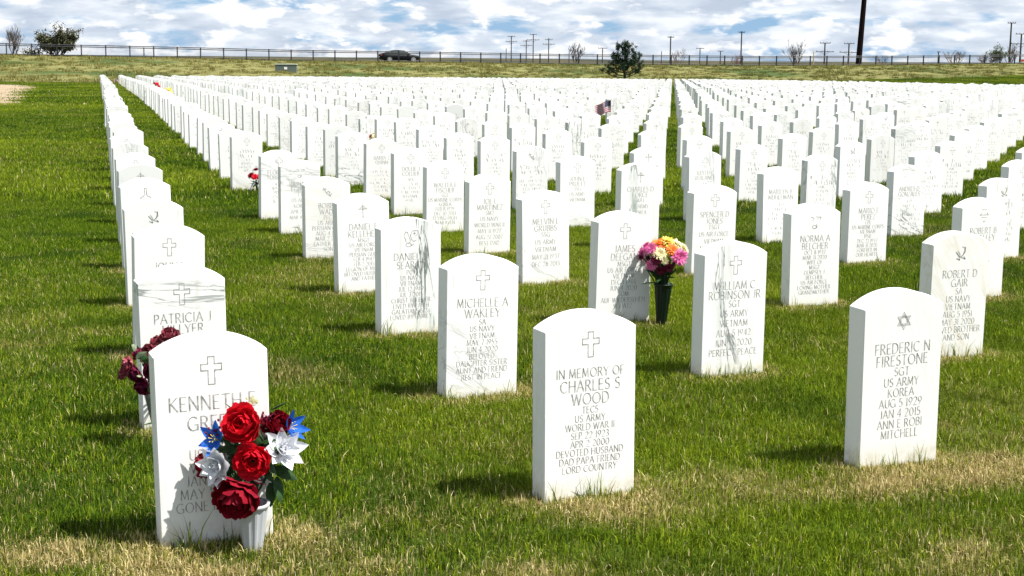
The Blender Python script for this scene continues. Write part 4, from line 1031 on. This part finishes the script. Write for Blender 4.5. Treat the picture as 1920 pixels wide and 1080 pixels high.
# cabin
rf = [(-2.02, 1.02, .76), (-1.55, 1.24, .66), (-1.0, 1.41, .60), (-.3, 1.47, .60), (.35, 1.42, .60), (.75, 1.25, .66), (1.22, .955, .76)]
b = MB(); VV = []
for x, z, hw in rf: VV += [(x, -.80, .96 if z > .97 else z-.01), (x, -hw-.05, .5*(.96+z)+.05 if z > 1.1 else z), (x, -hw, z), (x, hw, z), (x, hw+.05, .5*(.96+z)+.05 if z > 1.1 else z), (x, .80, .96 if z > .97 else z-.01)]
b.add(VV, [(i*6+k, i*6+k+1, (i+1)*6+k+1, (i+1)*6+k) for i in range(len(rf)-1) for k in range(5)]); b.build('roof', carp, car, True)
def side_glass(pts, nm='window'):
    for sg in (-1, 1):
        g = MB(); g.add([(x, sg*(y_+.014), z) for x, y_, z in pts], [tuple(range(len(pts)))]); g.build(nm, glass, car)
side_glass([(-.28, .80, 1.02), (-.30, .68, 1.37), (.28, .66, 1.36), (.55, .71, 1.24), (.86, .80, 1.02)])
side_glass([(-1.12, .80, 1.03), (-1.02, .69, 1.32), (-.38, .68, 1.37), (-.36, .80, 1.02)])
side_glass([(-1.72, .80, 1.04), (-1.42, .72, 1.19), (-1.12, .70, 1.30), (-1.20, .80, 1.03)])
g = MB(); g.add([(1.20, -.68, .985), (.42, -.55, 1.415), (.42, .55, 1.415), (1.20, .68, .985)], [(0, 1, 2, 3)]); g.build('windscreen', glass, car)
g = MB(); g.add([(-1.96, -.66, 1.065), (-1.06, -.54, 1.415), (-1.06, .54, 1.415), (-1.96, .66, 1.065)], [(3, 2, 1, 0)]); g.build('rear_window', glass, car)
for wx in (-1.42, 1.48):
    for sg in (-1, 1):
        wh = bpy.data.objects.new('wheel', None); COL.objects.link(wh); wh.parent = car; wh.location = (wx, sg*.84, .33); wh.rotation_euler = (math.pi/2, 0, 0)
        t_ = MB(); t_.tube([(0, 0, -.11), (0, 0, -.09), (0, 0, .09), (0, 0, .11)], [.29, .335, .335, .29], 24); t_.build('tyre', rubber, wh)
        r_ = MB(); zz = .113*(1 if sg < 0 else -1)
        r_.tube([(0, 0, zz*.9), (0, 0, zz)], [.07, .05], 12)
        for k in range(10):
            a = k*math.pi/5; r_.box((math.cos(a)*.13, math.sin(a)*.13, zz*.98), (.22, .045, .012), Matrix.Rotation(a, 3, 'Z'))
        for k in range(24):
            a = k*math.pi/12; r_.box((math.cos(a)*.235, math.sin(a)*.235, zz*.98), (.05, .066, .016), Matrix.Rotation(a, 3, 'Z'))
        r_.build('rim', rim_m, wh)
        a_ = MB(); P_ = [(math.cos(math.pi*k/10)*.40, .30 and math.sin(math.pi*k/10)*.40) for k in range(11)]
        a_.add([(x_, y_, -.004*sg if 0 else 0) for x_, y_ in P_]+[(x_*.86, y_*.86, 0) for x_, y_ in P_], [(k, k+1, k+12, k+11) for k in range(10)]); q = a_.build('wheel_arch', rubber, wh); q.location = (0, 0, .105*(1 if sg < 0 else -1))
for sg in (-1, 1):
    b = MB(); b.box((2.24, sg*.66, .72), (.26, .26, .13)); b.build('headlight', lampw, car)
    b = MB(); b.box((-2.34, sg*.72, .88), (.14, .24, .14)); b.build('taillight', lampr, car)
    b = MB(); b.box((.92, sg*1.0, 1.06), (.14, .18, .12)); b.build('mirror', carp, car)
    for hx in (-.55, .35):
        b = MB(); b.box((hx, sg*.957, .90), (.18, .02, .03)); b.build('door_handle', chrome, car)
b = MB(); b.box((2.425, 0, .56), (.05, .8, .16)); b.build('grille', steel, car)
b = MB(); b.box((-2.44, 0, .66), (.02, .40, .12)); b.build('number_plate', lampw, car)

# ------------------------------------------------------------------ poles
wood = mat('weathered_pole', (.055, .048, .042), .9); nt = NT(wood)
tcx = nt.new('ShaderNodeTexCoord').outputs['Object']; nt.base(nt.mix(nt.remap(nt.noise(tcx, 1.2, 5), .4, .6), (.045, .04, .036), (.085, .075, .065)))
def at_px(px, d):            # world x of a sight line at distance d, used once to place far things
    return d*((px-960)/F_PX*cp-sr*sp)
def pole_at(x, y, ztop, arms, lab, r=.15):
    z0 = float(terrain(np.array([x]), np.array([y]))[0])-.3
    e = empty('utility_pole', (x, y, z0), 0, label=lab, cat='utility pole', group='wooden utility poles beyond the fence'); h = ztop-z0
    b = MB(); b.tube([(0, 0, 0), (0, 0, h*.5), (0, 0, h)], [r*1.3, r*1.1, r*.85], 8); b.build('pole', wood, e)
    for dz, w in arms:
        b = MB(); b.box((0, -.2, h-dz), (w, .12, .14)); a_ = b.build('crossarm', wood, e)
        for k in range(4):
            q = MB(); xx = w*(-.46+.92*k/3); q.tube([(xx, -.2, h-dz+.07), (xx, -.2, h-dz+.16), (xx, -.2, h-dz+.26)], [.03, .07, .04], 6); q.build('insulator', steel, a_)
        if w > 3:
            q = MB(); q.tube([(-w*.28, -.14, h-dz), (0, -.14, h-dz-.7)], .03, 4); q.tube([(w*.28, -.14, h-dz), (0, -.14, h-dz-.7)], .03, 4); q.build('brace', wood, a_)
    return e
for px, yt, d, arms, lab in [
    (958.5, 68.5, 440, [(.2, 2.2), (1.7, 3.4)], 'tall pole with two crossarms, leftmost of the group left of the pine'),
    (986.5, 75.5, 470, [(.45, 2.2), (1.8, 3.8)], 'pole with two crossarms, second of the four left of the pine'),
    (999.5, 65, 430, [(.2, 2.0), (1.7, 3.6)], 'tallest of the four utility poles left of the pine'),
    (1028.5, 72.5, 440, [(.5, 2.2), (1.8, 3.6)], 'pole with two crossarms, nearest the pine of the group of four'),
    (1129.5, 90.5, 420, [(.1, 2.6)], 'short pole with one crossarm just left of the pine'),
    (1256.5, 69.5, 330, [(.2, 1.4)], 'tall pole with one small crossarm right of the pine'),
    (1312, 91, 420, [(.1, 2.3)], 'short pole with one crossarm between the two bare shrubs'),
    (1350.5, 96, 420, [(.1, 1.6)], 'shortest pole with one crossarm, right of the pine'),
    (1389, 60.5, 330, [(.2, 1.4)], 'tall pole with one small crossarm left of the bare tree'),
    (1545.5, 81, 330, [(.1, 2.4), (2.0, 4.0)], 'pole with two crossarms, left of the pair beside the thick pole'),
    (1590.5, 82, 330, [(.1, 2.3), (2.0, 4.2)], 'pole with two crossarms directly left of the thick dark pole'),
    (1892, 44.5, 290, [(.1, 1.6)], 'tall pole with one small crossarm by the shrubs at the right edge'),
    (1912, 64.5, 290, [(.1, 2.4), (2.0, 4.2)], 'pole with two crossarms at the right edge'),
    (1758.5, 97.5, 420, [(.1, .9)], 'small distant pole rising just above the fence rail at right'),
    ]:
    x = at_px(px, d); yh = 113.06+(px-960)*ROLL
    pole_at(x, d, CAM_H+(yh-yt)*d/F_PX, arms, lab, .15 if px < 1500 else .17)
for px, yt, d, lab in [(949, 92, 230, 'thin bare post left of the pole group'), (1067, 95.5, 230, 'thin bare post left of the twin-stemmed bare shrub'), (1525, 97, 190, 'thin pale marker post right of the bare tree'), (270, 90, 175, 'thin post behind the fence at left'), (1240, 97, 240, 'thin post beyond the fence right of the pine')]:
    x = at_px(px, d); z0 = float(terrain(np.array([x]), np.array([d]))[0])-.2; yh = 113.06+(px-960)*ROLL; h = CAM_H+(yh-yt)*d/F_PX-z0
    b = MB(); b.tube([(0, 0, 0), (0, 0, h*.6), (0, 0, h)], [.07, .065, .06], 6); b.tube([(0, 0, h), (0, 0, h+.05)], [.07, .03], 6)
    o = b.build('marker_post', wood if px != 1525 else mat('marker_yellow', (.5, .40, .12), .7)); o.location = (x, d, z0); tag(o, lab, 'post')
# the thick dark steel pole
x = at_px(1609.5, 201); z0 = float(terrain(np.array([x]), np.array([201.]))[0]); rust = mat('weathering_steel', (.018, .008, .008), .85, spec=.05); nt = NT(rust)
tcx = nt.new('ShaderNodeTexCoord').outputs['Object']; nt.base(nt.mix(nt.remap(nt.noise(tcx, 3, 5), .4, .6), (.006, .004, .004), (.012, .006, .006)))
e = empty('transmission_pole', (x, 201, z0-.1), 0, label='very thick dark brown steel pole running out of the top of the picture', cat='pole'); e.rotation_euler = (0, .046, 0)
b = MB(); H_ = 26; b.tube([(0, 0, 0), (0, 0, H_*.5), (0, 0, H_)], [.42, .31, .2], 12); b.build('shaft', rust, e)
b = MB(); b.tube([(0, 0, 0), (0, 0, .12)], [.56, .56], 12); b.build('base_flange', rust, e)
for zz in (20, 22.5, 25):
    b = MB(); b.tube([(-2.2, 0, zz+.3), (0, 0, zz), (2.2, 0, zz+.3)], [.06, .1, .06], 6); b.build('davit_arm', rust, e)
# small orange barrier at right edge
x, y = 69.6, 200.5; z = float(terrain(np.array([x]), np.array([y]))[0])
e = empty('orange_barrier', (x, y, z), 0, label='small orange red barrier behind the fence at the far right', cat='barrier')
b = MB(); b.box((0, 0, .42), (1.5, .08, .3)); b.build('board', mat('barrier_orange', (.6, .10, .03), .6), e)
for sx in (-.6, .6):
    b = MB(); b.box((sx, .03, .3), (.06, .06, .6)); b.build('leg', steel, e)

# ------------------------------------------------------------------ trees and shrubs
def grow(mb, p, d, ln, r, lv, R, spread, out, up_=.12, kids=(2, 4), sub=3):
    pts = [p]; r = max(r, .014); rad = [r]; cur = Vector(d)
    for i in range(sub):
        cur = (cur+Vector((R.gauss(0, .14), R.gauss(0, .14), R.gauss(0, .08)+up_))).normalized(); pts.append(pts[-1]+cur*ln/sub); rad.append(r*(1-.55*(i+1)/sub))
    mb.tube(pts, rad, 5 if lv > 1 else 3, lv > 2)
    if lv <= 0: out.append((pts[-1], cur)); return
    for k in range(R.randint(*kids)):
        t = R.choice(range(1, sub+1)); a = R.random()*6.283; q = Vector((math.cos(a), math.sin(a), 0))
        nd = (cur+q*spread*R.uniform(.6, 1.3)+Vector((0, 0, R.uniform(-.1, .2)))).normalized()
        grow(mb, pts[t], nd, ln*R.uniform(.55, .85), rad[t]*.72, lv-1, R, spread, out, up_, kids, sub)
    out.append((pts[-1], cur))
bark = mat('grey_brown_bark', (.10, .075, .06), .9); barkp = mat('pale_twigs', (.17, .13, .12), .9); barkd = mat('dark_bark', (.045, .034, .028), .9)
def leafcloud(pts, n, size, spr, m, R, per_tip=True, needle=False):
    b = MB()
    for p, d in pts:
        for k in range(n):
            q = p+Vector((R.gauss(0, spr), R.gauss(0, spr), R.gauss(0, spr*.8)))
            e = Matrix.Rotation(R.random()*6.28, 3, 'Z') @ Matrix.Rotation(R.uniform(0, 3.1), 3, 'X'); s_ = size*R.uniform(.6, 1.4); w = s_*(.16 if needle else .5)
            b.add([q+e @ Vector(v) for v in ((-w, 0, 0), (0, -s_*.2, s_*.5), (w, 0, 0), (0, 0, -s_*.7))], [(0, 1, 2, 3)])
    return b
def folm(name, a, b_, c_):
    m = mat(name, a, .7, spec=.15); q = NT(m); ps = q.new('ShaderNodeNewGeometry').outputs['Position']
    q.base(q.ramp(q.noise(ps, 2.2, 5, .7), [(.32, a), (.5, b_), (.68, c_)])); return m
F_olive = folm('olive_foliage', (.035, .045, .025), (.075, .09, .045), (.14, .15, .09)); F_brush = folm('brush_foliage', (.045, .05, .026), (.085, .09, .045), (.15, .15, .09)); F_pine = folm('pine_needles', (.008, .022, .012), (.016, .04, .018), (.035, .06, .03)); F_green = folm('spring_foliage', (.05, .08, .03), (.09, .13, .05), (.15, .18, .09))
def shrub(x, y, h, w, lab, name='bare_shrub', cat='shrub', nst=7, lv=3, leafm=None, leafn=0, seed=1, m=bark, spread=.55, group=None, lsize=.16, r0=.05, kids=(2, 4), up_=.12, k0=.42):
    R = random.Random(seed); z0 = float(terrain(np.array([x]), np.array([y]))[0]); e = empty(name, (x, y, z0-.05), 0, label=lab, cat=cat, group=group)
    tr = MB(); out = []
    for k in range(nst):
        a = 6.283*k/nst+R.uniform(-.4, .4); tl = R.uniform(.1, 1)*w/h*.62
        d = Vector((math.cos(a)*tl, math.sin(a)*tl, 1)).normalized()
        grow(tr, Vector((math.cos(a)*.08*w, math.sin(a)*.08*w, 0)), d, h*k0*R.uniform(.8, 1.15), r0*R.uniform(.7, 1.2), lv, R, spread, out, up_, kids)
    zm = max(v[2] for v in tr.v); sx = w/(max(v[0] for v in tr.v)-min(v[0] for v in tr.v)); k = h/zm
    tr.v = [(v[0]*sx, v[1]*sx, v[2]*k) for v in tr.v]; out = [(Vector((p.x*sx, p.y*sx, p.z*k)), d) for p, d in out]
    tr.build('branches', m, e)
    if leafm: leafcloud(out, leafn, lsize, lsize*1.1, leafm, R).build('crown', leafm, e)
    return e
def behind(px, extra): 
    y = FY0/(1-FM*(px-960)/F_PX)+extra; return at_px(px, y), y
x, y = behind(27, 3); shrub(x, y, 3.35, 2.1, 'bare leafless shrub of upright stems at the far left behind the fence', seed=4, nst=9, lv=4, m=bark, spread=.32, r0=.07)
x, y = behind(106, 3); shrub(x, y, 3.55, 5.0, 'big rounded grey green leafy bush behind the fence at left', 'leafy_bush', 'bush', nst=14, lv=4, leafm=F_brush, leafn=5, seed=9, m=bark, spread=.75, lsize=.15, r0=.08)
x, y = behind(62, 3.5); shrub(x, y, .9, 2.6, 'low dark scrub between the two left bushes', 'low_scrub', 'shrub', nst=8, lv=2, leafm=F_olive, leafn=3, seed=11, m=barkd, spread=.9, lsize=.14, r0=.02)
x, y = behind(1081, 3); shrub(x, y, 2.9, 2.2, 'bare twin-stemmed shrub behind the fence left of the pine', seed=21, nst=4, lv=4, m=bark, spread=.42, r0=.06)
x, y = behind(1270, 3); shrub(x, y, 2.3, 2.1, 'thin bare shrub behind the fence just right of the pine', seed=23, nst=5, lv=3, m=barkp, spread=.42, r0=.04)
x, y = behind(1378, 3); shrub(x, y, 1.6, 1.6, 'small reddish bare shrub behind the fence at the foot of a tall pole', seed=25, nst=5, lv=3, m=mat('reddish_twigs', (.20, .10, .10), .9), spread=.42, r0=.03)
x, y = behind(1493, 3); shrub(x, y, 3.6, 3.2, 'bare spreading small tree behind the fence left of the thick pole', 'bare_tree', 'tree', seed=31, nst=6, lv=4, m=bark, spread=.45, r0=.07)
x, y = behind(1655, 3); shrub(x, y, 1.6, 2.0, 'small bare shrub behind the fence right of the thick pole', seed=33, nst=6, lv=3, m=barkp, spread=.5, r0=.03)
x, y = behind(1791, 3); shrub(x, y, 1.95, 3.0, 'wide low bare shrub behind the fence, third panel group from the right', seed=37, nst=9, lv=3, m=barkp, spread=.45, leafm=F_olive, leafn=1, lsize=.06, r0=.035)
x, y = behind(1851, 4); shrub(x, y, 1.6, 3.2, 'low tangled grey shrub left of the green bush at the right edge', seed=41, nst=9, lv=3, m=bark, spread=.7, leafm=F_olive, leafn=1, lsize=.08, r0=.03)
x, y = behind(1871, 5); shrub(x, y, 2.9, 2.6, 'leafing green bush behind the fence near the right edge', 'leafy_bush', 'bush', nst=6, lv=4, leafm=F_green, leafn=2, seed=43, m=barkd, spread=.6, lsize=.13)
x, y = behind(1893, 4); shrub(x, y, 3.2, 3.0, 'tall bare shrub tangled around the right poles', seed=45, nst=8, lv=4, m=bark, spread=.5, r0=.045)

# the pine
px_x, px_y = 9.7, 129.0; z0 = float(terrain(np.array([px_x]), np.array([px_y]))[0])
pine = empty('pine_tree', (px_x, px_y, z0-.03), 0, label='small dark rugged pine standing alone behind the headstones', cat='pine tree')
R = random.Random(5); tr = MB(); tr.tube([(0, 0, 0), (.02, 0, .5), (-.06, 0, 1.1), (0, .03, 1.8), (.06, 0, 2.5)], [.11, .085, .07, .045, .02], 8)
tr.build('trunk', barkd, pine)
br = MB(); tips = []
# limbs: (height, azimuth, length, rise)
limbs = [(.42, 3.05, 1.55, .22), (.55, 3.5, 1.0, .35), (.45, .25, 1.1, .45), (.6, -.5, 1.25, .55), (.7, .1, 1.15, .8), (.75, 2.7, 1.1, .35), (.9, 3.3, 1.05, .5), (1.0, .5, 1.1, .75), (1.0, 5.4, .9, .5), (1.1, 2.2, .8, .6), (1.3, 3.0, .95, .75), (1.25, 0, 1.2, .75),
         (1.5, .3, .9, .9), (1.5, 2.8, .85, .95), (1.6, 4.7, .6, .8), (1.7, 1.5, .5, .9), (1.85, 0.1, .6, 1.1), (1.9, 3.1, .6, 1.1), (2.1, .2, .45, 1.3), (2.15, 3.0, .45, 1.2), (2.3, 4.5, .3, 1.4), (.8, 4.6, 1.0, .4), (.9, 1.6, 1.0, .4), (1.3, 5.6, .8, .7), (1.3, 4.0, .8, .6)]
for h, az, ln, rs in limbs:
    ln *= R.uniform(.9, 1.1); d = Vector((math.cos(az), math.sin(az)*.8, rs*.5)).normalized(); p = Vector((0, 0, h)); pts = [p]
    for i in range(4):
        p = p+d*ln/4; d = (d+Vector((R.gauss(0, .1), R.gauss(0, .1), .12))).normalized(); pts.append(p.copy())
        if i >= (1 if h < .6 else 0):
            for k in range(3 if i > 1 else 2):
                a = R.random()*6.283; q = p+Vector((math.cos(a), math.sin(a), R.uniform(-.1, .9)))*R.uniform(.10, .26); br.tube([p, q], [.014, .006], 4, False); tips.append((q, d))
    br.tube(pts, [.04, .033, .026, .02, .012], 5); tips.append((pts[-1], d))
tips.append((Vector((.06, 0, 2.6)), Vector((0, 0, 1)))); tips.append((Vector((.0, 0, 2.72)), Vector((0, 0, 1))))
br.build('branches', barkd, pine)
cb = MB()
for p, d in tips:
    for k in range(34):
        u = Vector((R.gauss(0, 1), R.gauss(0, 1), R.gauss(.35, 1))).normalized(); s_ = R.uniform(.08, .17); e_ = u.to_track_quat('Z', 'Y').to_matrix() @ Matrix.Rotation(R.random()*3.1, 3, 'Z'); w = .012
        o_ = p+Vector((R.gauss(0, .035), R.gauss(0, .035), R.gauss(0, .05))); cb.add([o_+e_ @ Vector(v) for v in ((-w, 0, 0), (w, 0, 0), (w*.5, 0, s_), (-w*.5, 0, s_))], [(0, 1, 2, 3)])
cb.build('crown', F_pine, pine); pine.scale = (1.34, 1.34, 1.38)
print('stones', len(stones), 'individual', len(ranked), 'last y', ranked[-1]['y'])
